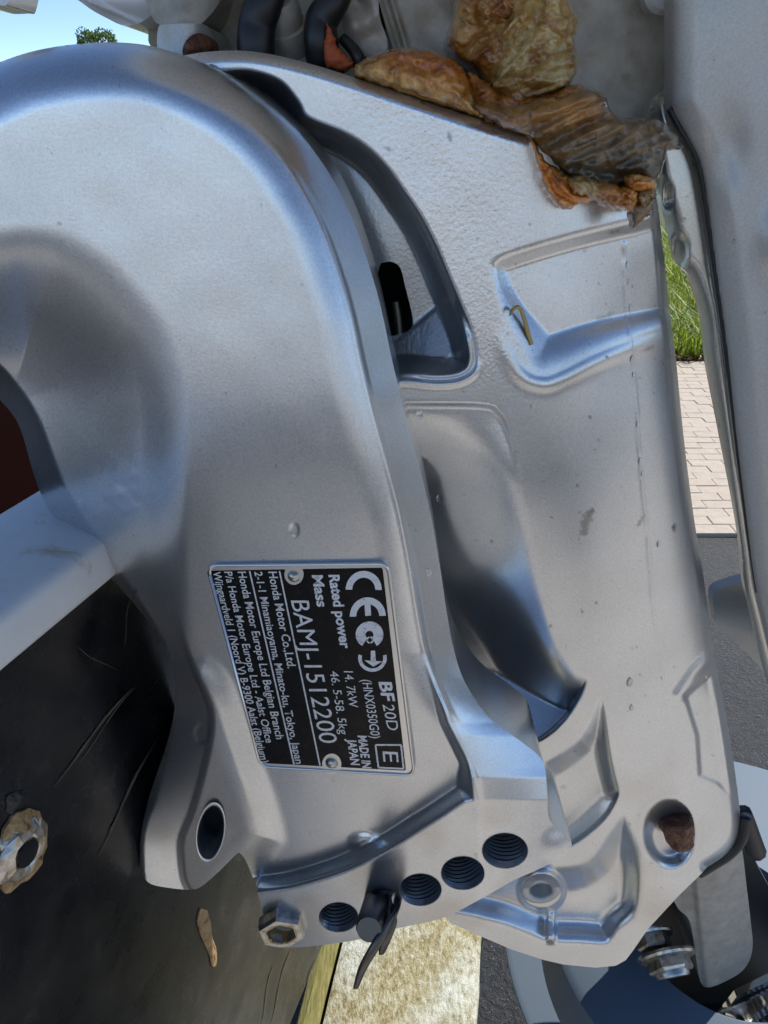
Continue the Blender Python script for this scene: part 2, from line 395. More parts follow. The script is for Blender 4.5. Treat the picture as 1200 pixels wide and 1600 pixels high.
# grass blades
def blades(name, n, xr, yr, hr, wd, cols, lean=.5, z0=-.004):
    x = RNG.uniform(*xr, n); y = yr[0] + (yr[1] - yr[0]) * RNG.uniform(0, 1, n) ** 1.3; h = RNG.uniform(*hr, n); a = RNG.uniform(0, 6.28, n); l = RNG.uniform(.1, lean, n) * h
    dx, dy = np.cos(a), np.sin(a); wv = wd * RNG.uniform(.6, 1.3, n)
    b0 = np.stack([x - dy * wv, y + dx * wv, np.full(n, z0)], -1); b1 = np.stack([x + dy * wv, y - dx * wv, np.full(n, z0)], -1)
    m0 = np.stack([x + dx * l * .4 - dy * wv * .8, y + dy * l * .4 + dx * wv * .8, z0 + h * .6], -1); m1 = np.stack([x + dx * l * .4 + dy * wv * .8, y + dy * l * .4 - dx * wv * .8, z0 + h * .6], -1)
    t = np.stack([x + dx * l * 1.3, y + dy * l * 1.3, z0 + h * .95], -1)
    vv = np.stack([b0, b1, m1, m0, t], 1).reshape(-1, 3); i = np.arange(n) * 5
    q = np.stack([i, i + 1, i + 2, i + 3], -1); tr = np.stack([i + 3, i + 2, i + 4], -1)
    cols = np.array(cols); c = cols[RNG.integers(0, len(cols), n)] * RNG.uniform(.75, 1.25, (n, 1)); c = np.repeat(c, 5, 0)
    return mesh_np(name, vv, q, M_GRASS, None, False, tr, c)
g = blades('grass', 26000, (.8, 3.4), (GRASS_Y + .03, 6.5), (.05, .17), .0035, [(.22, .32, .03), (.30, .40, .04), (.15, .24, .025), (.42, .43, .08)], 1.0)
tag(g, 'long sunlit green grass growing beyond the pavement', 'grass', kind='stuff')
g = blades('leaf_litter', 1500, (.8, 2.6), (GRASS_Y - .02, GRASS_Y + .3), (.008, .03), .008, [(.30, .17, .08), (.40, .25, .12), (.20, .11, .05)], 2.5)
tag(g, 'dry brown leaves along the edge of the grass', 'leaves', kind='stuff')
# tree whose tip shows against the sky
def tree(px, py, depth, rad):
    d = ray(px, py); t = depth; tip = CAM + d * t; c = Vector((tip[0], tip[1], tip[2] - rad * .95))
    root = empty('round_tree', (c.x, c.y, 0)); tag(root, 'small round leafy green tree top against the blue sky', 'tree')
    tube('trunk', [(c.x, c.y, 0), (c.x + .05, c.y, c.z * .5), (c.x, c.y, c.z)], [.13, .1, .05], M_BARK, root, 10)
    n = 9000; dd = RNG.normal(0, 1, (n, 3)); dd /= np.linalg.norm(dd, axis=1)[:, None]
    lob = 1 + .16 * np.sin(dd[:, 0] * 7 + 1) * np.sin(dd[:, 1] * 6) + .12 * np.sin(dd[:, 2] * 9)
    p = dd * (rad * lob * RNG.uniform(.55, 1, n) ** .5)[:, None] * np.array([1.05, 1.05, .95]) + np.array(c)
    a = RNG.normal(0, 1, (n, 3)); a /= np.linalg.norm(a, axis=1)[:, None]; b_ = np.cross(a, RNG.normal(0, 1, (n, 3))); b_ /= np.linalg.norm(b_, axis=1)[:, None]
    s = .045; vv = np.stack([p - a * s, p + b_ * s * .6, p + a * s, p - b_ * s * .6], 1).reshape(-1, 3); i = np.arange(n) * 4
    cc = np.array([(.10, .17, .03), (.14, .22, .04), (.07, .13, .025)])[RNG.integers(0, 3, n)]
    mesh_np('crown', vv, np.stack([i, i + 1, i + 2, i + 3], -1), M_GRASS, root, False, None, np.repeat(cc, 4, 0))
tree(150, 50, 26, .95)

# ---------------------------------------------------------------- the boat's transom, running away from the viewer
boat = empty('boat_transom', (-.1, .05, 0)); tag(boat, 'scuffed black boat transom with chipped white cap rail, gripped by the motor bracket', 'boat')
A0 = P(200, 940, -30); SL = .33           # X = x0 + SL*(Y-Y0)
def on_tr(px, py, off=0.0):
    d = ray(px, py); px_ = A0[0] + off - SL * A0[1]
    t = (px_ + SL * CAM[1] - CAM[0]) / (d[..., 0] - SL * d[..., 1]); return CAM + d * t[..., None]
TZ = on_tr(155., 888.)[2]; BZ = on_tr(500., 1485.)[2]
def trp(y, z, off=0): return (A0[0] + off + SL * (y - A0[1]), y, z)
YN, YF = -.14, .9
box('transom_panel', [trp(YN, BZ), trp(YF, BZ), trp(YF, TZ - .001), trp(YN, TZ - .001), trp(YN, BZ, -.03), trp(YF, BZ, -.03), trp(YF, TZ - .001, -.03), trp(YN, TZ - .001, -.03)], M_TRANSOM, boat)
box('cap_rail', [trp(YN, TZ - .006, .004), trp(YF, TZ - .006, .004), trp(YF, TZ + .012, .004), trp(YN, TZ + .012, .004), trp(YN, TZ - .006, -.05), trp(YF, TZ - .006, -.05), trp(YF, TZ + .012, -.05), trp(YN, TZ + .012, -.05)], M_WHITE, boat, .004, 3)
box('inner_bulkhead', [trp(YN, BZ, -.22), trp(YF, BZ, -.22), trp(YF, TZ + .035, -.22), trp(YN, TZ + .035, -.22), trp(YN, BZ, -.24), trp(YF, BZ, -.24), trp(YF, TZ + .035, -.24), trp(YN, TZ + .035, -.24)], M_RED, boat)
box('deck', [trp(YN, BZ, -.032), trp(YF, BZ, -.032), trp(YF, BZ, -.218), trp(YN, BZ, -.218), trp(YN, BZ - .02, -.032), trp(YF, BZ - .02, -.032), trp(YF, BZ - .02, -.218), trp(YN, BZ - .02, -.218)], M_RED, boat)
box('added_white_block', [trp(YN, BZ, -.26), trp(.2, BZ, -.26), trp(.2, TZ - .02, -.26), trp(YN, TZ - .02, -.26), trp(YN, BZ, -1.3), trp(.2, BZ, -1.3), trp(.2, TZ - .02, -1.3), trp(YN, TZ - .02, -1.3)], M_WHITE, boat, .01)  # unseen white block, added to brighten reflections along the bracket's left edge
# scratches, gouges and the broken-out screw hole in the black face
def tr_patch(name, poly, m, lift=.0006, ztop=.0):
    pts = on_tr(poly[:, 0], poly[:, 1]); nrm = np.array([1, -SL, 0]) / math.hypot(1, SL)
    bm = bmesh.new(); c0 = pts.mean(0); c = bm.verts.new(c0 + nrm * (lift + ztop)); ring = [bm.verts.new(p + nrm * lift) for p in pts]; base = [bm.verts.new(p - nrm * .0005) for p in pts]
    mid = [bm.verts.new(c0 + (p - c0) * .6 + nrm * (lift + ztop * random.uniform(.3, 1))) for p in pts]
    n = len(pts)
    for i in range(n):
        j = (i + 1) % n; bm.faces.new((ring[i], ring[j], mid[j], mid[i])); bm.faces.new((mid[i], mid[j], c)); bm.faces.new((base[i], base[j], ring[j], ring[i]))
    return bm_obj(name, bm, m, boat)
def ragged(pts, amp, n=3):
    p = cr(pts, n); return p + RNG.normal(0, amp, p.shape)
def streak(x0, y0, x1, y1, wd, amp=.8):
    t = np.linspace(0, 1, 14); L = math.hypot(x1 - x0, y1 - y0); nx, ny = -(y1 - y0) / L, (x1 - x0) / L
    cx = x0 + (x1 - x0) * t + nx * 3 * np.sin(t * 5); cy = y0 + (y1 - y0) * t + ny * 3 * np.sin(t * 5); h = wd * np.sin(np.pi * t) ** .6 * RNG.uniform(.3, 1, 14) + .25
    a = np.stack([cx + nx * h, cy + ny * h], -1); b_ = np.stack([cx - nx * h, cy - ny * h], -1)[::-1]; return np.concatenate([a, b_])
def tr_strip(name, args, m, lift=.0004):
    p = streak(*args); pts = on_tr(p[:, 0], p[:, 1]); nrm = np.array([1, -SL, 0]) / math.hypot(1, SL); pts = pts + nrm * lift; n = len(pts); k = n // 2
    return mesh_np(name, pts, [(i, i + 1, n - 2 - i, n - 1 - i) for i in range(k - 1)], m, boat, False)
for a in ((206, 1074, 80, 1228, 2.2), (215, 1068, 120, 1190, .9), (246, 1152, 150, 1336, 2.0), (238, 1165, 165, 1300, .8), (205, 930, 190, 1010, .9), (455, 1482, 420, 1600, 1.0), (430, 1500, 405, 1600, .7), (120, 1010, 180, 1050, .6), (492, 1500, 470, 1580, .8)):
    tr_strip('scratch', a, M_SCRATCH)
tr_patch('torn_wood', ragged([(0, 1370), (-5, 1330), (12, 1282), (40, 1262), (66, 1276), (72, 1310), (60, 1352), (30, 1380), (5, 1395)], 2.2), M_WOOD, .001, .003)
tr_patch('torn_wood', ragged([(312, 1420), (326, 1428), (330, 1455), (338, 1490), (333, 1512), (322, 1480), (308, 1450)], 1.2), M_WOOD, .0006, .0012)
nrm_t = Vector((1, -SL, 0)).normalized()
c = Vector(on_tr(28., 1328.)); ks = .00026
lathe('screw_bush', [(.004, .0032), (.0058, .0042), (.0085, .0036), (.0105, .002), (.011, 0)], c, nrm_t, M_STEEL, boat, 15, False, jitter=.12)
lathe('screw_hole', [(.0046, .0043), (.0044, .0044)], c, nrm_t, M_BLACK, boat, 14)
tr_patch('tar_blot', ragged([(8, 1250), (28, 1232), (34, 1240), (25, 1265), (14, 1272)], 1.5), M_RUBBER, .0004, .0012)

# ---------------------------------------------------------------- lichened beam beside the transom
ZB = .22
beam = empty('lichened_beam', (0, .2, ZB - .09)); tag(beam, 'weathered beam crusted with pale yellow lichen below the bracket', 'beam')
def beam_line(xy0, xy1, z):
    a, b_ = on_z(*map(float, xy0), z), on_z(*map(float, xy1), z); d = (b_ - a) / np.linalg.norm(b_ - a); return a, d
aL, dL = beam_line((503, 1600), (530, 1480), ZB); aR, dR = beam_line((745, 1600), (757, 1465), ZB)
dm = (dL + dR); dm /= np.linalg.norm(dm)
def beam_box(name, a, b_, z, m, par, h=.09, n=26, y0=-.35, y1=1.6, jit=.0015):
    """long beam with worn edges, running along dm"""
    bm = bmesh.new(); rings = []
    for i in range(n):
        t = y0 + (y1 - y0) * i / (n - 1); l = a + dm * t; r = b_ + dm * t; dv = (r - l); L = np.linalg.norm(dv); dv /= L
        prof = [(0, -h), (0, -.005), (.0015, -.0015), (.005, 0), (L * .3, .0004), (L * .6, .0003), (L - .005, 0), (L - .0015, -.0015), (L, -.005), (L, -h)]
        rings.append([bm.verts.new(Vector(l + dv * (u + random.uniform(-jit, jit))) + Vector((0, 0, v_ + random.uniform(-jit, jit) * .5))) for u, v_ in prof])
    for i in range(n - 1):
        for k in range(9): bm.faces.new((rings[i][k], rings[i][k + 1], rings[i + 1][k + 1], rings[i + 1][k]))
    bm.faces.new(rings[0]); bm.faces.new(rings[-1][::-1])
    return bm_obj(name, bm, m, par, 'auto')
beam_box('beam_top', aL, aR, ZB, M_LICHEN, beam)
aG = on_z(462., 1600., ZB - .006); aL2 = aL - (aR - aL) / np.linalg.norm(aR - aL) * .002; aL2[2] -= .006
plank = empty('algae_plank', (aG[0], .2, ZB - .09)); tag(plank, 'narrow green algae stained plank between black transom and lichened beam', 'plank')
beam_box('plank_board', aG, aL2, ZB - .006, M_GREENWOOD, plank, .05)

# ================================================================ THE OUTBOARD MOTOR
motor = empty('outboard_motor', (0, .05, .55)); tag(motor, 'silver outboard motor clamp bracket, swivel casting and leg with black rating plate', 'outboard motor')

# ---------------------------------------------------------------- clamp bracket
def specks(x, y, pts):
    g_ = np.zeros(x.shape)
    for cx, cy, rx, ry, a_, k_ in pts:
        m_ = (np.abs(x - cx) < 2.5 * max(rx, ry)) & (np.abs(y - cy) < 2.5 * max(rx, ry))
        if not m_.any(): continue
        c_, s_ = math.cos(a_), math.sin(a_); u_ = ((x[m_] - cx) * c_ + (y[m_] - cy) * s_) / rx; v_ = (-(x[m_] - cx) * s_ + (y[m_] - cy) * c_) / ry
        g_[m_] = np.maximum(g_[m_], k_ * ss(1.0, .35, np.hypot(u_, v_) + .45 * wob(x[m_], y[m_], 2.2, 7)))
    return g_
_r = random.Random(3)
SW_DIRT = [(915, 818, 9, 24, .35, .55), (924, 800, 5, 12, .4, .7), (1000, 815, 3, 14, .5, .6), (660, 160, 6, 4, 0, .5), (606, 232, 12, 5, .3, .5), (702, 214, 4, 8, 0, .6), (960, 362, 12, 4, -.3, .6), (1008, 240, 3, 10, 0, .5), (946, 495, 16, 5, -.4, .35), (1012, 545, 18, 5, -.4, .5), (905, 800, 2, 7, 0, .6), (830, 635, 2, 5, .3, .7), (1053, 826, 3.5, 6, .3, .7), (880, 1230, 6, 3, 0, .3)]
SW_DIRT += [(_r.uniform(740, 1030), _r.uniform(330, 1020), _r.uniform(1.2, 2.6), _r.uniform(1.2, 3.6), _r.uniform(0, 3), _r.uniform(.35, .85)) for _ in range(60)]
SW_DIRT += [(_r.uniform(850, 1130), _r.uniform(1000, 1480), _r.uniform(1.2, 2.2), _r.uniform(1.2, 3), _r.uniform(0, 3), _r.uniform(.3, .7)) for _ in range(30)]
BR_DIRT = [(252, 200, 2.5, 2, 0, .6), (156, 242, 5, 2, .6, .4), (95, 480, 4, 2, .5, .8), (408, 320, 1.5, 18, -.1, .45), (210, 925, 5, 8, .3, .6), (92, 350, 8, 2.5, 0, .5), (500, 1440, 5, 3, 0, .4), (705, 1350, 10, 3, -.5, .35), (745, 1335, 4, 8, .3, .35)]
BR_DIRT += [(_r.uniform(20, 640), _r.uniform(120, 1300), _r.uniform(1.1, 2.0), _r.uniform(1.2, 2.6), _r.uniform(0, 3), _r.uniform(.25, .6)) for _ in range(45)]
TOPR = [(-60, 125), (0, 97), (60, 78), (130, 68), (200, 67), (260, 78), (330, 105), (390, 140), (440, 180), (482, 225), (520, 280), (550, 340), (575, 410), (595, 480), (612, 560), (631, 640), (650, 710), (670, 790), (685, 870), (697, 950), (708, 1010), (726, 1065), (765, 1122), (820, 1163), (848, 1190), (855, 1235), (857, 1275), (870, 1295), (889, 1309), (893, 1324), (880, 1341)]
BOT = [(803, 1375), (747, 1407), (690, 1435), (619, 1451), (560, 1468), (500, 1477), (440, 1481), (418, 1472), (410, 1425), (398, 1380), (384, 1345), (373, 1331)]
TAB = [(345, 1359), (315, 1385), (297, 1390), (262, 1387), (232, 1379), (220, 1355), (219, 1320), (224, 1282), (237, 1232), (258, 1171), (271, 1119), (274, 1075), (267, 1031), (245, 990), (210, 944), (168, 898), (137, 867), (79, 800), (54, 745), (31, 668), (0, 625), (-60, 570)]
OUT_B = np.concatenate([cr(TOPR, 5, False), cr(BOT, 4, False), cr(TAB, 5, False)])
RIGHT_EDGE = cr(TOPR, 4, False)
RIM = RIGHT_EDGE[:4 * 26 + 1]
REC = np.concatenate([cr([(-600, 470), (-200, 395), (-80, 380), (0, 374), (50, 371), (105, 383), (165, 422), (215, 474), (248, 525), (266, 580), (274, 650), (276, 760), (277, 880), (280, 960), (295, 1020), (318, 1075), (331, 1110), (331, 1150), (319, 1206), (302, 1267), (286, 1307), (284, 1337), (289, 1377), (302, 1396)], 5, False), [(200, 1500), (-100, 1700), (-600, 1500)]])
CREASE_IN = cr([(-60, 530), (0, 567), (33, 604), (62, 650), (83, 704), (104, 758), (137, 812), (175, 862), (202, 905), (235, 955), (262, 1005), (270, 1045)], 4, False)
EDGE_STRIP = np.concatenate([CREASE_IN, [(262, 1100), (120, 1100), (-120, 800), (-120, 520)]])
TABF = np.concatenate([cr([(318, 1040), (345, 1066), (372, 1145), (402, 1228), (419, 1285), (424, 1310)], 4, False), [(330, 1420), (180, 1420), (180, 1040)]])
BAND = np.concatenate([cr([(396, 1396), (450, 1389), (492, 1378), (535, 1364), (577, 1345), (617, 1323), (655, 1299), (690, 1277), (727, 1252)], 4, False), [(740, 1250), (741, 1215), (770, 1120), (860, 1000), (960, 1000), (960, 1560), (380, 1560)]])
ya = np.arange(-200, 1800); aa = np.interp(ya, [0, 80, 200, 350, 500, 620, 760, 880, 960, 1200, 1600], [1, 0, -1, 1, 3, 2, -3, -2, 0, 0, 0])
PROF = np.cumsum(np.tan(np.radians(aa)) * .2); PROF -= PROF[np.searchsorted(ya, 1000)]
_FP = P(470, 1000, 0); _FB = -math.tan(R(10))
def face_plane(x, y):                 # flat vertical plane turned ten degrees
    d = ray(x, y); t = (_FP[1] + _FB * (CAM[0] - _FP[0]) - CAM[1]) / (d[..., 1] - _FB * d[..., 0]); return -1000 * (CAM[1] + d[..., 1] * t)
def h_bracket(x, y):
    w = face_plane(x, y) + np.interp(y, ya, PROF)
    d = dpoly(RIM, x, y)
    # right and upper rim: bevel then steep wall
    wide = np.clip(np.interp(y, [60, 300, 700, 1040, 1250], [50, 62, 60, 56, 60]), 0, 99)
    fac = ss(360, 560, x) * (1 - .0 * y)      # two-facet wall low on the right, plain round above
    t1 = np.clip((wide * 1.75 - d) / (wide * .85), 0, 1.0); wall = np.clip(wide * .9 - d, 0, None)
    rimd = 4.2 * t1 ** 2.2 + wall * .34 * ss(0, 16, wall)
    xb = np.clip(x - np.interp(y, [990, 1130, 1215, 1250, 1500], [650, 694, 736, 742, 742]), 0, None)
    blk = xb * np.interp(y, [1080, 1200, 1340, 1400], [.20, .15, .08, .05]) * ss(0, 16, xb); kb_ = np.clip((y - 1020) / 130, 0, 1)
    w -= fac * (rimd * (1 - kb_) + blk * kb_)
    rr = np.clip(1 - d / (wide * 1.7), 0, .995); w -= (1 - fac) * 22 * (1 - np.sqrt(1 - rr ** 2.2))
    # recess + outer side of the lug
    s = -sdf(REC, x, y, 320)
    low = ss(930, 1080, y)
    dep = (17 * ss(-24, 250, s) * (1 - .35 * ss(480, 800, y)) + 2.4 * ss(-18, 55, s) * ss(470, 700, y)) * (1 - low) + np.clip(s + 5, 0, 90) * .25 * ss(-6, 8, s) * low
    w -= dep
    # outer edge strip of the web
    e = np.clip(-sdf(EDGE_STRIP, x, y, 90), 0, None); w -= e * .24 * ss(0, 12, e) * (1 - low)
    # lug front stands proud
    tb = -sdf(TABF, x, y, 120); w += 2.6 * ss(-22, 22, tb) * ss(955, 1110, y) + np.clip(y - 1060, 0, 400) * .008 * ss(-30, 40, tb) + np.clip(y - 1010, 0, 400) * .06 * np.clip(s / 60, 0, 1) * low
    # lower band with the holes stands proud
    b = -sdf(BAND, x, y, 120); rs_ = ss(-8, 12, x - np.interp(y, [990, 1130, 1215, 1250, 1500], [650, 694, 736, 742, 742])) * ss(1000, 1060, y); w += 8.6 * ss(-29, 2, b) * (1 - rs_) + 8.6 * np.clip((y - 1000) / 250, 0, 1) * rs_ + np.clip(b, 0, 200) * .004
    # corner block falls away to the right and the small nub
    nb = np.hypot(x - 872, y - 1322); w += .8 * ss(34, 2, nb)
    # little lug in the ledge groove
    g = np.hypot((x - 568) / 22, (y - 1316) / 15); w += 1.3 * ss(1.3, .3, g)
    # dings
    for cx, cy, r, dd in ((460, 828, 13, .25), (654, 648, 12, .3), (315, 1146, 20, .5)):
        g = np.hypot((x - cx) / (r * .7), (y - cy) / r); w -= dd * ss(1.0, .5, g); w += dd * .1 * ss(1.35, 1.1, g) * ss(.9, 1.1, g)
    w += .03 * wob(x, y, 22, 1) + .10 * wob(x, y, 75, 2)
    # fine scuffs on the web
    w += .10 * wob(x, y, 5, 3) * np.exp(-((x - 190) / 45) ** 2 - ((y - 770) / 55) ** 2)
    return w
def bracket_tint(x, y):
    st_ = np.clip(wob(x, y, 34, 6) + .25 * wob(x, y, 9, 2), 0, 1) * (ss(1200, 1330, y) * .6 + .08)
    return np.stack([.12 + 0 * x, specks(x, y, BR_DIRT), st_], -1)
HOLES = [(789, 1329, 36, 27.5), (723, 1364, 34, 26), (657, 1390, 33, 25), (529, 1433, 31, 23)]
hpoly = [ell(*h) for h in HOLES] + [ell(329, 1300, 20, 42, rot=9)]
bracket = relief('clamp_bracket', OUT_B, h_bracket, M_SIL, motor, 2.4, .032, hpoly, bracket_tint)
def hb(x, y): return float(h_bracket(np.array([float(x)]), np.array([float(y)]))[0])
# bored holes: ringed walls starting at the cut edge
def bore(name, poly, prof, m, n_parent):
    base = P(poly[:, 0], poly[:, 1], h_bracket(poly[:, 0], poly[:, 1])); c_ = base.mean(0); n = len(poly); loops = []
    for sc_, dp in prof:
        q = c_ + (base - c_) * sc_; q[:, 1] = base[:, 1] * (1 - min(1, dp / .004)) + c_[1] * min(1, dp / .004) + dp; loops.append(q)
    vv = np.concatenate(loops); i = np.arange(n); j = (i + 1) % n
    qd = np.concatenate([np.stack([i + n * k, j + n * k, j + n * (k + 1), i + n * (k + 1)], -1) for k in range(len(prof) - 1)])
    return mesh_np(name, vv, qd, m, n_parent, False)
for i_, hp in enumerate(hpoly[:4]):
    pr = [(1.02, -.0001), (.985, .0006)]
    for k_ in range(10): pr += [(.96, .0012 + k_ * .0017), (.92, .0021 + k_ * .0017)]
    bore('threaded_hole', hp, pr, M_HOLE, bracket); bore('hole_bottom', hp, [(.93, .018), (.02, .0185)], M_BLACK, bracket)
# eye of the lug
w = hb(300, 1230); k = K(329, 1300, w)
def eye(name, prof, m):
    bm = bmesh.new(); rings = []
    for sc_, dp in prof:
        e_ = ell(329 + dp * .12, 1300 - dp * .2, 20 * sc_, 42 * sc_, 40, 9)
        rings.append([bm.verts.new(V(p[0], p[1], hb(p[0], p[1]) * 0 + WE - dp)) for p in e_])
    for i in range(len(rings) - 1):
        for q in range(40): bm.faces.new((rings[i][q], rings[i][(q + 1) % 40], rings[i + 1][(q + 1) % 40], rings[i + 1][q]))
    return bm_obj(name, bm, m, bracket, True)
WE = hb(352, 1290)
eye('lug_eye', [(1.12, -.3), (1.04, -.5), (.98, .5), (.95, 4), (.94, 14)], M_SIL)
eye('eye_depth', [(.95, 13.8), (.01, 14.2)], M_BLACK)
# hex nut
wn_ = hb(445, 1440) + 3; c = V(440, 1453, wn_); k = K(440, 1453, wn_)
lathe('hex_nut', [(24 * k, .004), (36 * k, .004), (37.5 * k, .003), (37.5 * k, -.0005), (35 * k, -.0022), (24.5 * k, -.0022), (23.5 * k, -.001), (23 * k, .006)], c, (-.06, 1, 0), M_STEEL, bracket, 6, False, rot=.35, closed=False)
lathe('nut_thread', [(25 * k, -.0021), (23.5 * k, -.0024), (22 * k, -.0012), (21 * k, .0004), (21.5 * k, .001), (20 * k, .0018), (20 * k, .006), (.0001, .006)], c, (-.06, 1, 0), M_BRASS, bracket, 32, True, closed=False)
# lock pin with its spring clip
wp = hb(600, 1412)
pin = lathe('lock_pin', [(.0001, -.0015), (17 * k, -.0015), (20 * k, .0), (20 * k, .024), (17 * k, .0262), (.0001, .0262)], V(592, 1400, wp - 4), V(574, 1462, wp + 22) - V(592, 1400, wp - 4), M_DARKSTEEL, bracket, 28)
tube('spring_clip', [V(622, 1404, wp - 2), V(616, 1428, wp + 10), V(600, 1455, wp + 18), V(584, 1482, wp + 22), V(567, 1512, wp + 24), V(556, 1543, wp + 24)], [.0022, .0022, .0021, .0021, .0018, .0011], M_DARKSTEEL, pin, 12, flat=.6)
tube('spring_clip', [V(606, 1402, wp), V(612, 1436, wp + 10), V(603, 1466, wp + 14), V(596, 1490, wp + 14)], [.0024, .0026, .0024, .0012], M_DARKSTEEL, pin, 12, flat=.5)
lathe('pin_hole', [(27 * k, -.0004), (25 * k, .001), (24.5 * k, .012), (.0001, .0122)], V(601, 1408, wp + .5), (0, 1, 0), M_BLACK, bracket, 32, True, closed=False)

# ---------------------------------------------------------------- rating plate
plate = empty('rating_plate', (0, 0, 0)); plate.parent = motor
PW = -motor.location; plate.location = PW          # its world origin is zero
def fixp(o): o.parent = plate; o.location = (0, 0, 0); return o
def wpl(x, y): return face_plane(np.asarray(x, float), np.asarray(y, float)) + 1.4
def flat2d(name, poly, lift, m, th=.0004):
    poly = np.asarray(poly, float); top = P(poly[:, 0], poly[:, 1], wpl(poly[:, 0], poly[:, 1]) + lift); bot = P(poly[:, 0], poly[:, 1], wpl(poly[:, 0], poly[:, 1]) + lift - th * 1000)
    bm = bmesh.new(); t = [bm.verts.new(p) for p in top]; b_ = [bm.verts.new(p) for p in bot]; n = len(t)
    f = bm.faces.new(t)
    for i in range(n): bm.faces.new((t[i], b_[i], b_[(i + 1) % n], t[(i + 1) % n]))
    bmesh.ops.triangulate(bm, faces=[f], ngon_method='EAR_CLIP'); o = bm_obj(name, bm, m); return fixp(o)
def rounded(c4, r, n=6):
    out = []; c4 = np.asarray(c4, float)
    for i in range(4):
        a, b_, c_ = c4[i - 1], c4[i], c4[(i + 1) % 4]; u = (a - b_) / np.linalg.norm(a - b_); v_ = (c_ - b_) / np.linalg.norm(c_ - b_)
        for k_ in range(n + 1):
            t = k_ / n; out.append(b_ + u * r * (1 - t) ** 2 + v_ * r * t ** 2)
    return np.array(out)
CRN = [(323, 882), (607, 879), (649, 1213), (406, 1199)]
flat2d('plate_sheet', rounded(CRN, 16), 0, M_PLATEMETAL, .0011)
rim = rounded(CRN, 16); rc = np.array([496., 1043.])
tube('plate_rim', [tuple(P(p[0], p[1], wpl(p[0], p[1]) + .1)) for p in rc + (np.vstack([rim, rim[:1]]) - rc) * .990], [.00055], M_PLATEMETAL, plate, 8, 1).location = (0, 0, 0)
def Z(x, y): return np.array([300 + x / 3., 860 + y / 3.])     # close-up coordinates used while tracing the print
BLK = rounded([Z(69, 96), Z(893, 82), Z(1003, 1033), Z(313, 996)], 4)
flat2d('printed_panel', BLK, .10, M_PLATEBLACK, .0003)
for c_ in ((478, 112), (655, 1002)):
    e_ = Z(*c_); flat2d('rivet_tab', ell(e_[0], e_[1], 15, 16.5, 28), .13, M_PLATEMETAL, .0002)
LIFT = .16
def letters(body, a, b_, cap, bold=0.0, name='lettering', skew=0.0):
    a = Z(*a); b_ = Z(*b_); cap /= 3.
    cu = bpy.data.curves.new('t', 'FONT'); cu.body = body; cu.size = 1; cu.offset = bold; cu.resolution_u = 3
    ob = bpy.data.objects.new('t', cu); COL.objects.link(ob); bpy.context.view_layer.update()
    dg = bpy.context.evaluated_depsgraph_get(); me = bpy.data.meshes.new_from_object(ob.evaluated_get(dg)); bpy.data.objects.remove(ob)
    co = np.zeros(len(me.vertices) * 3); me.vertices.foreach_get('co', co); co = co.reshape(-1, 3)
    x0, x1 = co[:, 0].min(), co[:, 0].max(); t = (co[:, 0] - x0) / (x1 - x0); u = co[:, 1] / .69
    d = b_ - a; cd_ = np.array([1.0, -.015 + .075 * np.clip((a[1] - 880) / 330, 0, 1)])
    p = a[None] + t[:, None] * d[None] + u[:, None] * cap * cd_[None]
    pos = P(p[:, 0], p[:, 1], wpl(p[:, 0], p[:, 1]) + LIFT); me.vertices.foreach_set('co', pos.astype(np.float32).ravel()); me.update()
    me.materials.clear(); me.materials.append(M_PRINT); me.name = name
    o = bpy.data.objects.new(name, me); link(o); return fixp(o)
T = letters
T('Honda Motor Co.,Ltd.', (357, 100), (449, 553), 40, .012)
T('2-1-1 Minamiaoyama, Minato-ku, Tokyo, Japan', (292, 100), (487, 1000), 36, .012)
T('Honda Motor Europe Ltd Belgian Branch', (214, 100), (395, 885), 38, .012)
T('P/a Honda Motor Europe Ltd - Aalst Office', (151, 100), (347, 902), 36, .012)
T('Wijngaardveld 1 (Noord V) B-9300 Aalst (Belgium)', (97, 100), (325, 995), 36, .012)
T('BAMJ-1512200', (463, 235), (600, 903), 84, .0)
T('Mass', (563, 116), (588, 265), 48, .03)
T('Rated power', (641, 115), (697, 460), 48, .03)
T('BF', (876, 616), (893, 705), 58, .03); T('20D', (893, 722), (917, 842), 54, 0)
T('(HNX0350G0)', (796, 606), (840, 880), 44, .004)
T('14. 7kW', (712, 566), (737, 735), 42, 0)
T('46. 5-58. 5kg', (646, 566), (693, 862), 40, 0)
T('MADE IN', (777, 868), (800, 1020), 40, .03); T('JAPAN', (728, 884), (746, 1005), 40, .03)
T('E', (893, 942), (898, 990), 72, .0)
def stroke(p, q, wd, name='rule'):
    p = Z(*p); q = Z(*q); d = (q - p) / np.linalg.norm(q - p); n_ = np.array([-d[1], d[0]]) * wd / 6.
    return flat2d(name, [p + n_, q + n_, q - n_, p - n_], LIFT, M_PRINT, .00003)
stroke((410, 97), (600, 1008), 7); stroke((270, 97), (478, 1003), 7)
for p, q in (((860, 912), (980, 912)), ((980, 912), (992, 1024)), ((992, 1024), (874, 1018)), ((874, 1018), (860, 912))): stroke(p, q, 8, 'frame_line')
def arc(name, cx, cy, r0, r1, a0, a1, sx=1.0, n=28):
    a = np.radians(np.linspace(a0, a1, n)); p = np.concatenate([np.array([Z(cx + r * math.cos(t) * sx, cy + r * math.sin(t)) for t in a]) for r in (r1, r0)])
    i = np.arange(n - 1); o = mesh_np(name, P(p[:, 0], p[:, 1], wpl(p[:, 0], p[:, 1]) + LIFT), np.stack([i, i + 1, i + 1 + n, i + n], -1), M_PRINT, None, False); return fixp(o)
# CE mark: two half rings with open ends down the page, and the bar of the E
arc('ce_mark', 805, 184, 56, 88, 180, 361, .96); arc('ce_mark', 824, 308, 56, 88, 178, 359, .96); stroke((822, 250), (826, 306), 28, 'ce_mark')
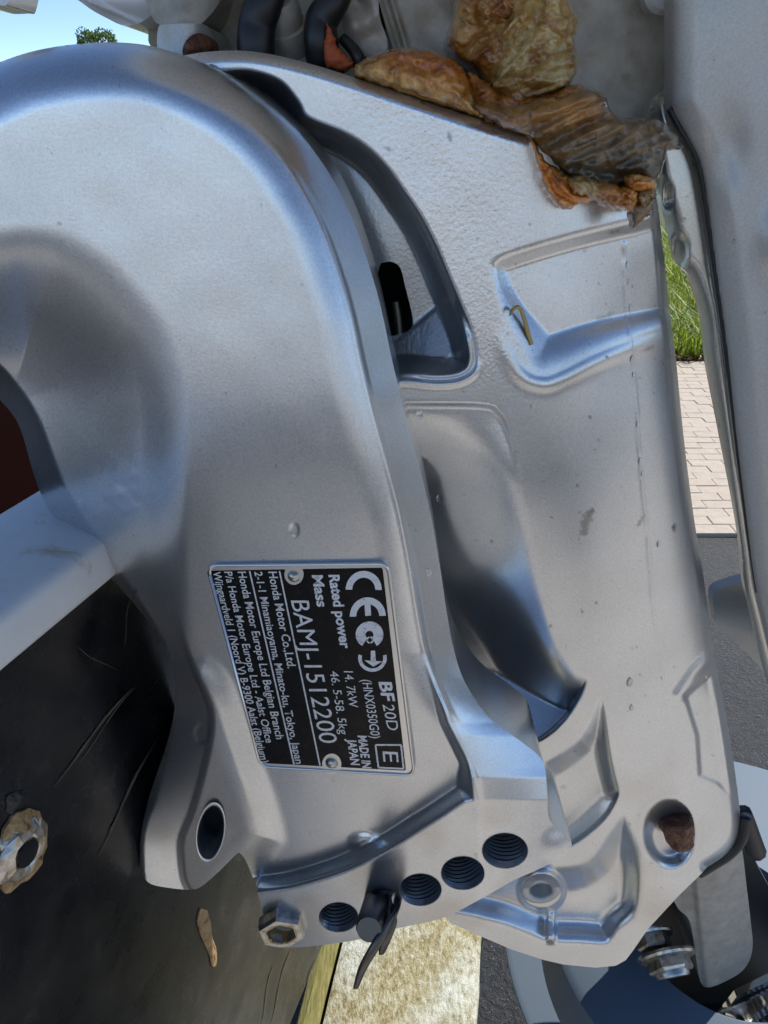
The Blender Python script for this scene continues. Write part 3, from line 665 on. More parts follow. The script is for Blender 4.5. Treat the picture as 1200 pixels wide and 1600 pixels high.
# solid globe with a bite, then the open ring with its arrow
arc('emblem', 832, 395, 18, 62, 122, 418, 1.05)
for a0 in (0, 90, 180, 270): arc('emblem', 834, 420 , 10, 17, a0 + 10, a0 + 80, 1.0, 8)
arc('emblem', 846, 505, 48, 64, -15, 195, 1.05)
flat2d('emblem', [Z(808, 515), Z(850, 545), Z(892, 520), Z(862, 522), Z(858, 470), Z(838, 470), Z(838, 520)], LIFT, M_PRINT, .00003)
for (x, y) in ((478, 120), (655, 995)):
    p = Z(x, y); w_ = float(wpl(p[0], p[1])); kk_ = K(p[0], p[1], w_); o = lathe('rivet', [(.0001, -.0016), (5 * kk_, -.0015), (9 * kk_, -.0008), (11 * kk_, .0004)], V(p[0], p[1], w_), (.17, 1, 0), M_STEEL, None, 24, True, closed=False); fixp(o)

# ---------------------------------------------------------------- swivel casting
ST = [(280, 88), (323, 81), (372, 79), (413, 83), (460, 93), (520, 110), (595, 135), (670, 160), (745, 185), (820, 208), (920, 235), (1000, 262), (1024, 303), (1035, 380), (1046, 480), (1056, 560), (1068, 680), (1083, 800), (1099, 900), (1111, 985), (1119, 1035), (1128, 1085), (1140, 1150), (1151, 1225), (1157, 1280), (1153, 1312), (1135, 1335), (1105, 1355)]
OUT_S = np.concatenate([cr(ST, 5, False), [(1098, 1363), (1060, 1400), (1012, 1452), (990, 1484), (978, 1500), (962, 1509), (930, 1512), (880, 1507), (850, 1500), (800, 1484), (740, 1458), (703, 1442), (692, 1425), (690, 1400), (600, 1340), (560, 1200), (500, 800), (440, 520), (350, 260)]])
SR = cr(ST, 4, False)[4 * 11:]
STOP = cr(ST, 4, False)[:4 * 12]
G = cr([(330, 118), (346, 112), (390, 111), (437, 127), (466, 160), (480, 183), (535, 206), (571, 228), (604, 260), (634, 302), (659, 340), (683, 387), (702, 432), (718, 470), (736, 516), (744, 552), (739, 578), (718, 592), (683, 596), (634, 592), (560, 590), (480, 500), (400, 300)], 5)
PK = cr([(769, 425), (774, 407), (800, 394), (887, 368), (985, 344), (1090, 322), (1110, 420), (1100, 500), (1048, 513), (950, 546), (880, 580), (850, 590), (824, 581), (806, 556), (788, 500)], 5)
Q1 = np.concatenate([cr([(560, 628), (640, 627), (755, 629), (782, 642), (797, 668), (812, 720), (836, 830), (852, 940), (872, 1010), (905, 1050), (920, 1060)], 5, False), cr([(920, 1060), (905, 1092), (882, 1125), (852, 1152), (822, 1166), (760, 1190), (600, 1190)], 4, False), [(520, 800)]])
Q2 = np.concatenate([cr([(700, 1180), (830, 1195), (850, 1188), (902, 1152), (930, 1100), (940, 1080), (950, 1110), (960, 1180), (972, 1232)], 4, False), cr([(972, 1232), (952, 1272), (925, 1300), (893, 1322), (840, 1345), (700, 1340)], 4, False)])
Q3 = cr([(700, 1360), (860, 1352), (912, 1342), (945, 1300), (972, 1270), (990, 1290), (1008, 1340), (1010, 1390), (1002, 1428), (975, 1455), (951, 1479), (905, 1478), (853, 1475), (815, 1460), (780, 1447), (740, 1437), (690, 1420)], 4)
FACET = [(1066, 1086), (1112, 1050), (1120, 1100), (1131, 1180), (1140, 1243), (1118, 1226), (1090, 1214), (1086, 1150)]
SEAM = cr([(975, 380), (978, 470), (992, 600), (1000, 720), (1013, 850), (1022, 960), (1036, 1060), (1048, 1160), (1058, 1245)], 5, False)
Q1R = cr([(797, 668), (812, 720), (836, 830), (852, 940), (872, 1010), (905, 1050), (930, 1050)], 5, False)
Q2TR = cr([(700, 1180), (830, 1195), (850, 1188), (902, 1152), (930, 1100), (940, 1080), (950, 1110), (960, 1180), (972, 1232)], 4, False)
def h_swivel(x, y):
    a = np.interp(y, [60, 200, 450, 600, 800, 1000, 1200, 1500], [10, 8, 6, 3, -1, 0, 1, 3]); yy = np.arange(0, 1700, 2.)
    pr = np.cumsum(np.tan(np.radians(np.interp(yy, [60, 200, 450, 600, 800, 1000, 1200, 1500], [-2, -1, 1, 1, -2, -1, 1, 3]))) * .4); pr -= pr[300]
    w = -34 + np.interp(y, yy, pr)
    # half-round column along the right
    xr = 868 + (y - 600) * .10; right = np.interp(y, [300, 560, 900, 1280, 1500], [1024, 1056, 1099, 1157, 1160])
    t = np.clip((x - xr) / (right - xr), 0, 1.2); col = ss(330, 620, y) * .55 + .45
    w -= 22 * t ** 2.0 * col
    w += 3.0 * np.exp(-((x - xr) / 75) ** 2) * ss(350, 950, y) * (1 - ss(1100, 1350, y))
    # rims
    d = dpoly(SR, x, y); w -= 5 * np.clip(1 - d / 16, 0, 1) ** 2
    d = dpoly(STOP, x, y); w -= 3.2 * np.clip(1 - d / 20, 0, 1) ** 2
    # slot pocket
    s = -sdf(G, x, y, 60); w -= 11 * ss(-3, 15, s) + (np.clip(730 - x, 0, 400) * .05 + np.clip(y - 200, 0, 400) * .03) * ss(4, 40, s)
    ln = ((y - 458) * (600 - 700) - (x - 700) * (540 - 458)) / math.hypot(100, 82)   # below the line (700,458)-(600,540)
    w += np.clip(-ln, 0, 75) * .13 * ss(0, 10, -ln) * ss(0, 12, s)
    lip = np.abs(s + 5); w += .9 * ss(9, 0, lip) * ss(560, 590, y)
    # square pocket
    s = -sdf(PK, x, y, 60); wd = 26 + 58 * ss(440, 575, y); w -= 5.4 * .85 * np.where(s > -4, ss(-4, 1, s) * .04 + ss(0, 1, np.clip(s / wd, 0, 1)) * .96, 0)
    w += .7 * np.exp(-((s + 12) / 11) ** 2) * ss(500, 570, y)
    # long hollow and the two fins under it
    s = -sdf(Q1, x, y, 160); top = ss(640, 760, y)
    fl = dpoly(np.array([(930, 1045), (905, 1092), (882, 1125), (852, 1152), (822, 1166), (760, 1190), (600, 1190)]), x, y)
    hol_ = 2.2 * ss(-2, 12, s) * (1 - top) + 24 * ss(0, 1, dpoly(Q1R, x, y) / (105 + 125 * (1 - ss(780, 1060, y)))) * top * (s > 0)
    smin = lambda p_, q_: -np.log(np.exp(-p_ / .7) + np.exp(-q_ / .7)) * .7
    cap_ = np.clip(1172 - y + (x - 850) * .10, 0, None) * .21; w -= np.where(s > 0, smin(hol_, cap_ + .5) * ss(0, 5, s), np.where(y < 700, hol_, 0))
    s = -sdf(Q2, x, y, 90); d2 = dpoly(Q2TR, x, y)
    w -= smin(8 * ss(0, 34, d2), np.clip(1334 - y - (x - 893) * .9, 0, None) * .15 + .8) * ss(0, 5, s)
    s = -sdf(Q3, x, y, 90); w -= 9 * ss(0, 46, s)
    # rib and boss in the lower box
    w += 3 * ss(9, 4, np.abs(x - 861)) * ss(1415, 1432, y) * ss(1478, 1462, y)
    r = np.hypot(x - 846, (y - 1391) * 1.12); w += 6 * ss(40, 31, r)
    # facets low on the right
    s = -sdf(FACET, x, y, 40); w -= 1.5 * ss(-2, 9, s)
    d = dpoly(np.array([(1062, 1087), (1085, 1052), (1114, 1022)]), x, y); w += 1.2 * ss(16, 0, d)
    # dish round the drain bolt
    r = np.hypot((x - 1046) / 42, (y - 1303) / 54); w -= 6.5 * ss(1.05, .55, r); w += .25 * np.exp(-((r - 1.12) / .1) ** 2)
    # parting seam
    d = dpoly(SEAM, x, y); w += .32 * ss(4, 0, d + 1.2 * wob(x, y, 9, 5))
    w += .035 * wob(x, y, 24, 4) + .12 * wob(x, y, 80, 6)
    return w
def rough_cast(x, y):
    r = .15 + .85 * ss(470, 600, x) * ss(860, 780, x) * ss(640, 560, y) + .5 * ss(860, 780, x) * ss(600, 660, y) * ss(1200, 1000, y) * .6
    st_ = np.clip(wob(x, y, 30, 3) + .2 * wob(x, y, 8, 2), 0, 1) * (ss(1130, 1330, y) * .5 + .12)
    return np.stack([np.clip(r, 0, 1), specks(x, y, SW_DIRT), st_], -1)
SLOT = cr([(593, 417), (601, 410), (615, 410), (626, 420), (633, 447), (645, 497), (642, 513), (628, 521), (600, 521), (585, 470)], 4)
swivel = relief('swivel_casting', OUT_S, h_swivel, M_SIL, motor, 2.4, .05, [SLOT, ell(845, 1391, 17.5, 15.5)], rough_cast)
def hs(x, y): return float(h_swivel(np.array([float(x)]), np.array([float(y)]))[0])
# the slot and the bored boss
def well(name, poly, w0, depth, m, parent, dirv=(0, 1, 0)):
    p = P(poly[:, 0], poly[:, 1], np.array([hs(a, b_) for a, b_ in poly]) - .05); n = len(p); q = p + np.array(dirv) * depth
    c_ = q.mean(0)[None]; vv = np.concatenate([p, q, c_]); i = np.arange(n); j = (i + 1) % n
    return mesh_np(name, vv, np.stack([i, j, j + n, i + n], -1), m, parent, True, np.stack([i + n, j + n, np.full(n, 2 * n)], -1))
well('slot_wall', SLOT, 0, .03, M_BLACK, swivel)
tube('slot_rod', [V(618, 470, -62), V(622, 500, -62), V(626, 540, -62)], [.0016], M_DARKSTEEL, swivel, 10)
wb = hs(845 + 24, 1391); kb = K(845, 1391, wb)
lathe('bored_boss', [(33 * kb, .0035), (31 * kb, -.0002), (29 * kb, -.0008), (20 * kb, -.0008), (17.5 * kb, .0004), (17 * kb, .012), (.0001, .0122)], V(845, 1391, wb), (0, 1, 0), M_SIL2, swivel, 36, True, closed=False)
# rusty drain bolt
w0 = hs(1046, 1303); kb = K(1060, 1305, w0); ax = V(1068, 1340, w0 + 9) - V(1056, 1280, w0 + 3)
lathe('rusty_bolt', [(.0001, -.0005), (20 * kb, -.0005), (25 * kb, .001), (25.5 * kb, .0045), (24 * kb, .007), (21 * kb, .0082), (20 * kb, .0125), (17 * kb, .0145), (.0001, .015)], V(1056, 1280, w0 + 3), ax, M_RUST, swivel, 9, 'auto', jitter=.07)

# ---------------------------------------------------------------- leg cover panel on the right
LINE = cr([(1046, -40), (1045, 120), (1047, 170), (1070, 211), (1091, 253), (1103, 314), (1117, 412), (1136, 548), (1155, 712), (1180, 900), (1202, 1000), (1240, 1160)], 5, False)
OUT_P = np.concatenate([LINE, [(1420, 1160), (1420, -40)]])
def h_panel(x, y):
    d = dpoly(LINE, x, y); w = -48 + (x - 1100) * .03 + 6 * np.sqrt(np.clip(d / 40, 0, 1)) - 3
    w += 3.5 * np.exp(-((x - 1215) / 30) ** 2 - ((y - 380) / 45) ** 2) - 2.5 * np.exp(-((x - 1140) / 30) ** 2 - ((y - 230) / 60) ** 2)
    return w + .25 * wob(x, y, 60, 8) + .25 * wob(x, y, 160, 9)
leg = relief('leg_cover', OUT_P, h_panel, M_SIL2, motor, 5, .004, (), lambda x, y: np.stack([.1 + 0 * x, 0 * x, 0 * x], -1))
FL = [(1040, 140), (1020, 160), (1016, 215), (1022, 262), (1030, 300), (1044, 350), (1052, 394), (1062, 415), (1076, 430), (1090, 470), (1099, 506), (1106, 572), (1120, 645), (1136, 727), (1148, 790), (1158, 853), (1163, 911), (1175, 962), (1200, 1063), (1220, 1120)]
OUT_F = np.concatenate([cr(FL, 5, False), LINE[::-1][4:-12] + np.array([16, 0])])
def h_flange(x, y):
    e = dpoly(cr(FL, 3, False), x, y); w = -54 - 7 * np.clip(1 - e / 24, 0, 1) ** 1.6 - 3 * np.clip(1 - dpoly(LINE, x, y) / 12, 0, 1)
    w -= 4 * ss(1, .5, np.hypot((x - 1062) / 17, (y - 392) / 34)) + 3.5 * ss(1, .5, np.hypot((x - 1045) / 9, (y - 305) / 24))
    return w + .3 * wob(x, y, 40, 3)
M_FLANGE = silver('flange_stained_paint', (.60, .60, .56), .3, dirt=.6)
flange = relief('flange_rim', OUT_F, h_flange, M_FLANGE, leg, 3, .003)
M_YEL, nt, b = mat('yellow_sealant', (.62, .55, .25), .4)
tube('joint_gap', [V(p[0] - 1, p[1], -50.5) for p in LINE[10:-8:3]], [.0009], M_RUBBER, leg, 8, 3)
bm = bmesh.new(); lb = [bm.verts.new(p) for p in [V(1215, -60, -60), V(1215, 1000, -60), V(1500, 1000, -60), V(1500, -60, -60)]]
q_ = [bm.verts.new(v_.co + Vector((.16, .22, 0))) for v_ in lb]
for f_ in ((0, 1, 2, 3), (0, 3, 7, 4), (1, 5, 6, 2), (0, 4, 5, 1), (2, 6, 7, 3)): bm.faces.new([(lb + q_)[i_] for i_ in f_])
bm_obj('leg_housing', bm, M_SIL2, leg)
# fin showing beyond
FIN = cr([(1114, 934), (1120, 922), (1135, 916), (1165, 907), (1230, 895), (1240, 1090), (1203, 1066), (1185, 1040), (1150, 1003), (1122, 978), (1116, 960)], 4)
relief('trim_fin', FIN, lambda x, y: -92 + (y - 900) * .03 + 6 * ss(905, 975, y - (x - 1114) * .25 + 0 * x), M_SIL2, motor, 4, .006)

# ---------------------------------------------------------------- lower mount, bolts, clamp, collar, plate
LW = -78
lm = cr([(1052, 1395), (1075, 1350), (1110, 1325), (1152, 1300), (1160, 1330), (1166, 1380), (1173, 1440), (1176, 1480), (1166, 1510), (1140, 1530), (1100, 1542), (1088, 1500), (1078, 1440), (1060, 1420)], 4)
lower = relief('lower_mount', lm, lambda x, y: -70 + 0 * x - 10 * np.clip((x - 1105) / 70, -.6, 1) ** 2 + 2.0 * ss(1082, 1092, x + (y - 1400) * -.10), M_ROUGHCAST, motor, 3, .05)
tube('rubber_seal', [V(1166, 1275, -62), V(1160, 1308, -60), V(1142, 1332, -59), V(1112, 1352, -59), V(1092, 1364, -60)], [.0028], M_RUBBER, motor, 12)
tube('rubber_seal', [V(1162, 1268, -74), V(1180, 1330, -78)], [.004, .006], M_RUBBER, motor, 10)
# black hollow behind
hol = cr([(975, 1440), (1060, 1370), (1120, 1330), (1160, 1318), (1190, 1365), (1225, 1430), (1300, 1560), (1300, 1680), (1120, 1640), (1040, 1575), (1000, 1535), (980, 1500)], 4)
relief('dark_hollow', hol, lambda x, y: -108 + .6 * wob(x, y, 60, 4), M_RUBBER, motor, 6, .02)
def bolt(name, px, py, w, axis, r, hgt, parent, m=M_STEEL, tip=True):
    k_ = K(px, py, w); r *= k_; o = V(px, py, w)
    hd = lathe(name, [(r * 1.25, 0), (r * 1.3, r * .12), (r * 1.22, r * .22), (r * 1.0, r * .26)], o, axis, m, parent, 32, 'auto')
    z = Vector(axis).normalized()
    lathe('hex_head', [(r * .98, 0), (r * 1.0, hgt * r * .8), (r * .9, hgt * r), (.0001, hgt * r * 1.02)], o + z * r * .24, axis, m, hd, 6, False, rot=.2, closed=False)
    return hd
bolt('mount_bolt', 1040, 1490, -70, (.12, -.93, -.30), 35, .5, motor)
k_ = K(1050, 1525, -62)
lathe('bolt_shank', [(27 * k_, 0), (27 * k_, .006), (25 * k_, .0075), (.0001, .0076)], V(1045, 1505, -66), (.14, -.9, -.42), M_STEEL, motor, 28)
bolt('mount_bolt', 1016, 1458, -80, (.1, -.93, -.25), 27, .6, motor)
# hose clamp with screw
def band_h(base, dx, dy, c0):
    return lambda x, y: base + .9 * ss(.25, .5, np.abs(((x * dx + y * dy - c0) / 9.0) % 1 - .5)) - 5 * ((x * dy - y * dx - (1170 * dy - 1570 * dx)) / 60) ** 2 * .2
cl = relief('hose_clamp', [(1122, 1640), (1132, 1582), (1152, 1556), (1232, 1518), (1246, 1548), (1180, 1588), (1160, 1640)], lambda x, y: -66 + .5 * ss(6, 2, np.abs((y - 1556) + (x - 1152) * .48 - 14)), M_STAIN, motor, 3, .004)
relief('clamp_band', [(1166, 1640), (1184, 1594), (1248, 1556), (1262, 1584), (1210, 1616), (1200, 1640)], band_h(-58, .9, -.45, 0), M_STAIN, cl, 2.5, .004)
bolt('clamp_screw', 1142, 1590, -60, (-.35, -.75, .2), 15, .6, motor)
# collar of the leg (ring seen from above) and the anti-ventilation plate
def disc_ring(name, cx, cy, z, r_in, r_out, dz_in, dz_out, m, n=96, th=.008, prof=None):
    c_ = on_z(float(cx), float(cy), z); bm = bmesh.new(); pr = prof or [(r_in, dz_in - th), (r_in, dz_in), (r_out, dz_out), (r_out, dz_out - th)]
    rings = [[bm.verts.new((c_[0] + r * math.cos(2 * math.pi * k / n), c_[1] + r * math.sin(2 * math.pi * k / n), z + dz)) for k in range(n)] for r, dz in pr]
    for i in range(len(rings)):
        a_, b_ = rings[i], rings[(i + 1) % len(rings)]
        for k in range(n): bm.faces.new((a_[k], a_[(k + 1) % n], b_[(k + 1) % n], b_[k]))
    return bm_obj(name, bm, m, motor, 'auto')
disc_ring('leg_collar', 1130, 1450, .42, 0, 0, 0, 0, M_LEG_SHADE, prof=[(.060, -.04), (.060, .0), (.0625, .003), (.110, -.006), (.115, -.010), (.118, -.050), (.08, -.05)])
disc_ring('anti_ventilation_plate', 1190, 1480, .25, 0, 0, 0, 0, M_LEG_SHADE, prof=[(.03, -.006), (.03, 0), (.226, 0), (.230, -.002), (.230, -.006)])
lathe('leg_tube', [(.058, 0), (.055, .45)], Vector(on_z(1130., 1450., .42)) + Vector((0, 0, -.09)), (0, 0, -1), M_RUBBER, motor, 48)

# ---------------------------------------------------------------- underside of the engine, above the swivel
PAN = cr([(205, -60), (232, 0), (248, 95), (420, 150), (560, 165), (760, 235), (900, 260), (1060, 300), (1075, 100), (1060, -60)], 3)
pan = relief('engine_pan', PAN, lambda x, y: -92 + 18 * ss(120, -60, y) + .8 * wob(x, y, 60, 3) - 6 * ss(600, 540, x), M_CREAM, motor, 6, .12)
# the cowl above, out of frame: casts the shade on the castings
bm = bmesh.new(); bmesh.ops.create_cube(bm, size=1)
cz0 = P(600, -10, -60)[2]
bmesh.ops.scale(bm, vec=(.56, .48, .34), verts=bm.verts); bmesh.ops.translate(bm, vec=(.175, .175, cz0 + .205), verts=bm.verts)
bmesh.ops.bevel(bm, geom=bm.edges[:], offset=.06, segments=5, profile=.5, affect='EDGES')
bm_obj('engine_cowl', bm, M_WHITEGLOSS, motor, True)
# castings and fittings under the pan
relief('cowl_lip', cr([(85, -40), (130, 6), (170, 30), (195, 40), (222, 34), (246, 10), (250, -40)], 5), lambda x, y: -74 + 4 * ss(40, 0, y) + 1.5 * ss(5, 0, np.abs(y - (x - 150) * .45 - 6)), M_WHITEGLOSS, motor, 4, .05)
relief('cowl_lip', cr([(-40, -40), (-40, 4), (0, 8), (12, 4), (14, -40)], 4), lambda x, y: -60 + 0 * x, M_WHITEGLOSS, motor, 4, .02)
relief('mount_arm', cr([(215, -50), (232, 8), (248, 38), (300, 42), (322, 30), (345, 0), (365, -50)], 4), lambda x, y: -62 - 6 * ((x - 285) / 60) ** 2 + .4 * wob(x, y, 12, 2), M_ROUGHCAST, motor, 3, .03)
relief('mount_stub', cr([(247, 44), (262, 38), (310, 37), (324, 42), (334, 62), (330, 82), (290, 92), (250, 86)], 4), lambda x, y: -56 - 9 * ((x - 288) / 45) ** 2, M_SIL2, motor, 3, .03)
relief('rust_crust', cr([(285, 78), (292, 62), (308, 52), (322, 55), (334, 66), (334, 80), (315, 90), (290, 90)], 4), lambda x, y: -53.5 - 8 * ((x - 288) / 45) ** 2 + .9 * wob(x, y, 5, 2), M_RUST, motor, 2.5, .006)
hz = -58
tube('black_hose', [V(432, -60, hz - 6), V(414, 0, hz), V(402, 40, hz), V(400, 85, hz), V(405, 130, hz - 8)], [.0052, .0054, .0056, .0056], M_RUBBER, motor, 20)
tube('black_hose', [V(545, -60, hz - 6), V(522, 0, hz), V(502, 35, hz), V(503, 75, hz), V(512, 120, hz - 8)], [.0044, .0046, .0052, .0054], M_RUBBER, motor, 20)
kk_ = K(450, 50, -66)
lathe('pan_nut', [(36 * kk_, -.004), (36 * kk_, .001), (34 * kk_, .003), (30 * kk_, .0035), (30 * kk_, .0085), (24 * kk_, .011), (.0001, .0112)], V(450, 55, -70), (-.15, -.6, .75), M_ROUGHCAST, motor, 32, 'auto')
relief('grey_bracket', cr([(535, 20), (548, -40), (590, -40), (592, 20), (606, 70), (590, 90), (560, 84), (540, 60)], 4), lambda x, y: -64 + 1.5 * wob(x, y, 14, 5), M_ROUGHCAST, motor, 3, .03)
relief('mount_casting', cr([(575, -50), (590, -5), (602, 40), (618, 95), (760, 170), (870, 210), (1030, 250), (1046, 160), (1046, -50)], 3), lambda x, y: -72 + .5 * wob(x, y, 18, 5) + 2 * ss(8, 0, np.abs(x - 592 - y * .32)) + 2 * ss(7, 0, np.abs(x - 612 - y * .30)) - 5 * ss(1000, 1046, x), M_ROUGHCAST, motor, 4, .04)
lathe('pan_boss', [(.006, 0), (.0058, .004), (.0045, .005), (.0001, .005)], V(1030, -6, -68), (0, -1, .1), M_SIL2, motor, 24)
tube('cable_tie', [V(535, 60, -57), V(552, 78, -55), V(560, 92, -54), V(556, 104, -55)], [.0016, .002, .0018], M_RUBBER, motor, 8)

# ================================================================ LOOSE THINGS
def lump(name, outline, base, T_, m, parent=None, round_=40, n1=2.2, sc=14, seed=3, tint=None, thick=.012, step=2.0, fold=None, aniso=None):
    o_ = cr(outline, 6); o_ = o_ + RNG.normal(0, 1.1, o_.shape)
    def h(x, y):
        d = -sdf(o_, x, y, 120); t = np.clip(d / round_, 0, 1); w = base + T_ * np.sqrt(np.clip(1 - (1 - t) ** 2, 0, 1)) - T_ * .4
        w += n1 * (wob(x, y, sc, seed) * .5 + (.6 - np.abs(wob(x, y, sc * .7, seed + 2))) * .7 + .22 * wob(x, y, sc * .28, seed + 1)) * ss(0, .35, t)
        if aniso:
            ca, sa = math.cos(R(aniso[0])), math.sin(R(aniso[0])); u_ = (x * ca + y * sa) * .28; v_ = (-x * sa + y * ca) * 1.5
            w += aniso[1] * (.8 - np.abs(wob(u_, v_, aniso[2], seed + 3))) * ss(0, .3, t)
        if fold: w += fold(x, y) * ss(0, .3, t)
        return w
    return relief(name, o_, h, m, parent, step, thick, (), tint or (lambda x, y: np.ones((len(x), 3))))
def ridge(x, y, a, b_, wd, hgt): return hgt * ss(wd, 0, dpoly(np.array([a, b_], float), x, y))
mk = lambda f: (lambda x, y: np.clip(f(x, y), 0, 1.3))
c1 = empty('sodden_leaf', tuple(P(800, 100, -44)))
lump('leaf_blade', [(716, -40), (712, 0), (706, 36), (698, 66), (716, 92), (740, 108), (764, 138), (790, 128), (812, 90), (806, 40), (800, -40)], -50, 9, M_GOO_OL, c1, 34, 1.6, 11, 2,
     lambda x, y: np.stack([.95 + 0 * x, .66 + 0 * x, .4 + 0 * x], -1), .02, aniso=(-50, 3.0, 15))
lump('leaf_blade', [(775, -40), (780, 0), (770, 40), (782, 80), (775, 120), (790, 152), (806, 164), (842, 150), (886, 136), (904, 102), (898, 62), (904, 30), (888, 0), (884, -40)], -44, 8, M_GOO_OL, c1, 26, 1.4, 12, 5,
     lambda x, y: np.stack([1.1 + 0 * x, 1.05 + 0 * x, .95 + 0 * x], -1), .02, aniso=(-58, 3.4, 17))
lump('leaf_blade', [(768, 128), (800, 112), (838, 96), (872, 78), (900, 84), (902, 108), (884, 136), (842, 152), (806, 166), (782, 158)], -39, 5, M_GOO_OL, c1, 18, 1.2, 10, 1,
     lambda x, y: np.stack([1.0 + 0 * x, .95 + 0 * x, .8 + 0 * x], -1), .01, aniso=(-25, 2.6, 13))
lump('leaf_blade', [(742, -30), (770, -40), (800, -20), (808, 10), (790, 34), (760, 30), (744, 10)], -41, 6, M_GOO_OR, c1, 16, 1.6, 8, 4,
     lambda x, y: np.stack([.6 + 0 * x, .6 + 0 * x, .6 + 0 * x], -1), .01, aniso=(-40, 2.5, 12))
lump('leaf_blade', [(733, 112), (760, 128), (788, 146), (826, 152), (862, 144), (896, 132), (926, 138), (944, 156), (905, 172), (850, 176), (800, 184), (764, 192), (746, 172), (738, 146)], -37, 7, M_GOO_OR, c1, 22, 1.5, 10, 3,
     lambda x, y: np.stack([.7 + 0 * x, .55 + 0 * x, .4 + 0 * x], -1), .012, aniso=(-15, 2.2, 13))
tag(c1, 'pale olive wrinkled wet leaf hanging below the engine, uppermost of the rotting clumps', 'wet leaf', 'rotting leaf clumps lodged on the casting')
c2 = lump('sodden_clump', [(553, 108), (570, 92), (600, 80), (640, 74), (690, 84), (722, 104), (740, 132), (748, 160), (766, 185), (745, 186), (700, 172), (650, 156), (595, 136), (560, 124)], -38, 12, M_GOO_OR, None, 40, 1.6, 16, 4,
     lambda x, y: np.stack([1 + 0 * x, np.interp(y - (x - 560) * .3, [70, 90, 110], [.78, 1.0, 1.35]), np.interp(y - (x - 560) * .3, [70, 90, 110], [.6, 1.0, 2.0])], -1).clip(0, 2), .02, aniso=(20, 1.4, 16))
tag(c2, 'smooth orange brown wet lump resting along the top edge of silver casting', 'wet leaf', 'rotting leaf clumps lodged on the casting')
deb = empty('sodden_leaf_mass', tuple(P(930, 270, -40))); tag(deb, 'large torn dark brown mass of rotting leaves draped over the casting corner', 'wet leaf', 'rotting leaf clumps lodged on the casting')
def dtint(x, y):
    t = ss(215, 275, y + (x - 930) * .15); o_ = ss(225, 180, y) * ss(1000, 900, x)
    r = 1.0 - .55 * t + .9 * o_; g_ = 1.0 - .42 * t + .45 * o_; b_ = 1.0 - .15 * t - .1 * o_
    return np.stack([r, g_, b_], -1) * .8
lump('leaf_slab', [(742, 168), (770, 158), (800, 166), (850, 152), (880, 150), (915, 138), (945, 150), (958, 178), (985, 188), (1012, 184), (1036, 190), (1048, 204), (1058, 212), (1060, 226), (1068, 228), (1054, 236), (1042, 238), (1036, 262), (1028, 280), (1008, 290), (985, 285), (950, 292), (910, 282), (880, 268), (850, 240), (826, 214), (780, 196)], -30, 8, M_GOO_DK, deb, 26, 1.5, 17, 5, dtint, .03, aniso=(-25, 2.2, 16),
     fold=lambda x, y: ridge(x, y, (800, 190), (930, 150), 12, 2) + ridge(x, y, (850, 205), (900, 180), 7, 1.5) - 2.5 * ss(12, 0, dpoly(np.array([(895, 262), (960, 276), (1000, 270)], float), x, y)))
lump('folded_edge', [(826, 212), (838, 226), (852, 250), (872, 264), (890, 278), (897, 296), (918, 302), (945, 306), (930, 314), (905, 318), (893, 326), (876, 326), (858, 306), (846, 286), (838, 258)], -29, 6, M_GOO_OR, deb, 14, 1.2, 9, 6, lambda x, y: np.stack([1.25 + 0 * x, 1.1 + 0 * x, 1.0 + 0 * x], -1), .012,
     fold=lambda x, y: -2.0 * ss(8, 0, dpoly(np.array([(850, 262), (870, 300), (900, 316)], float), x, y)))
CURLS = (([(888, 284), (905, 274), (930, 280), (942, 296), (934, 310), (912, 306), (896, 300)], M_GOO_OL, .9), ([(926, 288), (948, 282), (970, 292), (978, 308), (966, 326), (946, 322), (932, 308)], M_GOO_OR, .75),
         ([(962, 300), (980, 292), (998, 298), (1002, 314), (996, 332), (978, 330), (966, 318)], M_GOO_OR, 1.1), ([(980, 274), (1002, 272), (1024, 282), (1022, 296), (1000, 300), (984, 292)], M_GOO_OR, 1.25), ([(996, 300), (1014, 292), (1026, 300), (1022, 322), (1008, 336), (996, 326)], M_GOO_DK, 1.3))
for i, (e_, m_, br) in enumerate(CURLS):
    lump('leaf_curl', e_, -24.5 - (i % 3) * .8, 5, m_, deb, 15, 1.6, 6, i + 2, lambda x, y, br=br: np.stack([br + 0 * x, br * .92 + 0 * x, br * .8 + 0 * x], -1), .01)
lump('leaf_tip', [(988, 322), (1008, 316), (1024, 308), (1020, 326), (1008, 342), (990, 356), (988, 342)], -24, 3, M_GOO_DK, deb, 10, .6, 8, 3, None, .004)
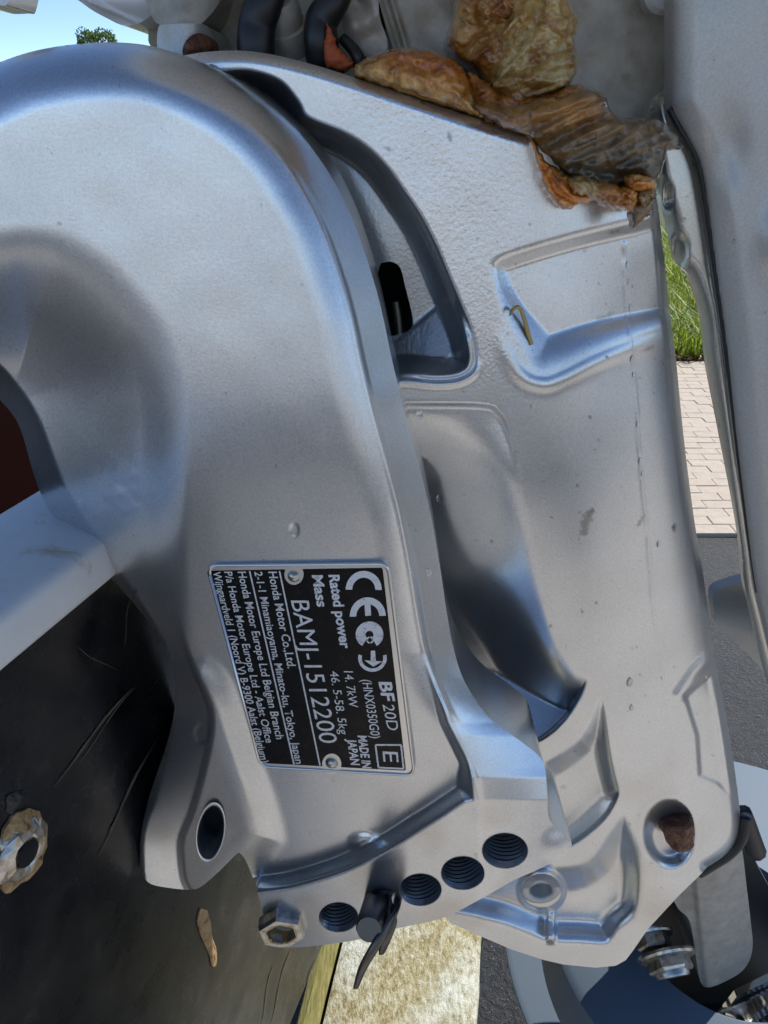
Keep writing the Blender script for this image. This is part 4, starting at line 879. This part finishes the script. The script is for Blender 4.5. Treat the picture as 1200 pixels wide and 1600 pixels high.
# orange leaf between hose and clump
c = lump('dry_leaf', [(512, 36), (520, 55), (530, 76), (545, 92), (552, 104), (535, 110), (512, 104), (506, 85), (508, 60)], -50, 2.5, M_LEAF, None, 12, .8, 10, 2, None, .002)
tag(c, 'pointed bright orange leaf stuck beside the black hose', 'leaf')
# straw in the pocket
ws = hs(815, 510)
s_ = tube('straw', [V(797, 492, ws + 5), V(803, 482, ws + 2.5), V(812, 481, ws + 1.5), V(818, 495, ws + 1.0), V(825, 520, ws + .8), V(831, 538, ws + .6)], [.0004, .0006, .0006, .0007, .0008, .0006], M_STRAW, None, 8)
tag(s_, 'bent yellow straw lying in the square pocket of casting', 'straw')
# water drops
drop_me = None
def drop(px, py, r, surf, ry=1.4, lab='small clear water drop clinging to the right silver casting'):
    global drop_me
    if drop_me is None:
        bm = bmesh.new(); bmesh.ops.create_uvsphere(bm, u_segments=16, v_segments=10, radius=1); bm_ = bm_obj('water_drop', bm, M_WATER, None, True); drop_me = bm_.data; o = bm_
    else: o = link(bpy.data.objects.new('water_drop', drop_me))
    w = surf(px, py); k_ = K(px, py, w); o.location = V(px, py, w + .1); o.scale = (r * k_, r * k_ * .35, r * k_ * ry)
    tag(o, lab, 'water drop', 'water drops clinging to the silver casting'); return o
hpn = lambda a, b_: float(h_panel(np.array([float(a)]), np.array([float(b_)]))[0])
hfl = lambda a, b_: float(h_flange(np.array([float(a)]), np.array([float(b_)]))[0])
for px, py, r in ((983, 1066, 6), (986, 1106, 4), (1053, 822, 4), (979, 413, 3.5), (982, 440, 3), (984, 480, 4), (987, 560, 4), (990, 585, 3), (996, 662, 3.5), (1000, 720, 4), (1003, 740, 3), (1028, 850, 4), (914, 390, 3), (700, 575, 3), (688, 778, 6), (700, 1080, 3), (1102, 1058, 3)): drop(px, py, r, hs)
for px, py, r, lb_ in ((668, 895, 6, 'elongated water drop on bracket edge right of the rating plate'), (656, 648, 6, 'water drop on bracket edge below the slotted pocket')): drop(px, py, r, hb, 1.4, lb_)
for px, py, r in ((1083, 262, 4), (1110, 428, 4.5), (1068, 345, 4), (1100, 380, 3)): drop(px, py, r, hfl, 1.4, 'small water drop on the flange beside the leg cover')
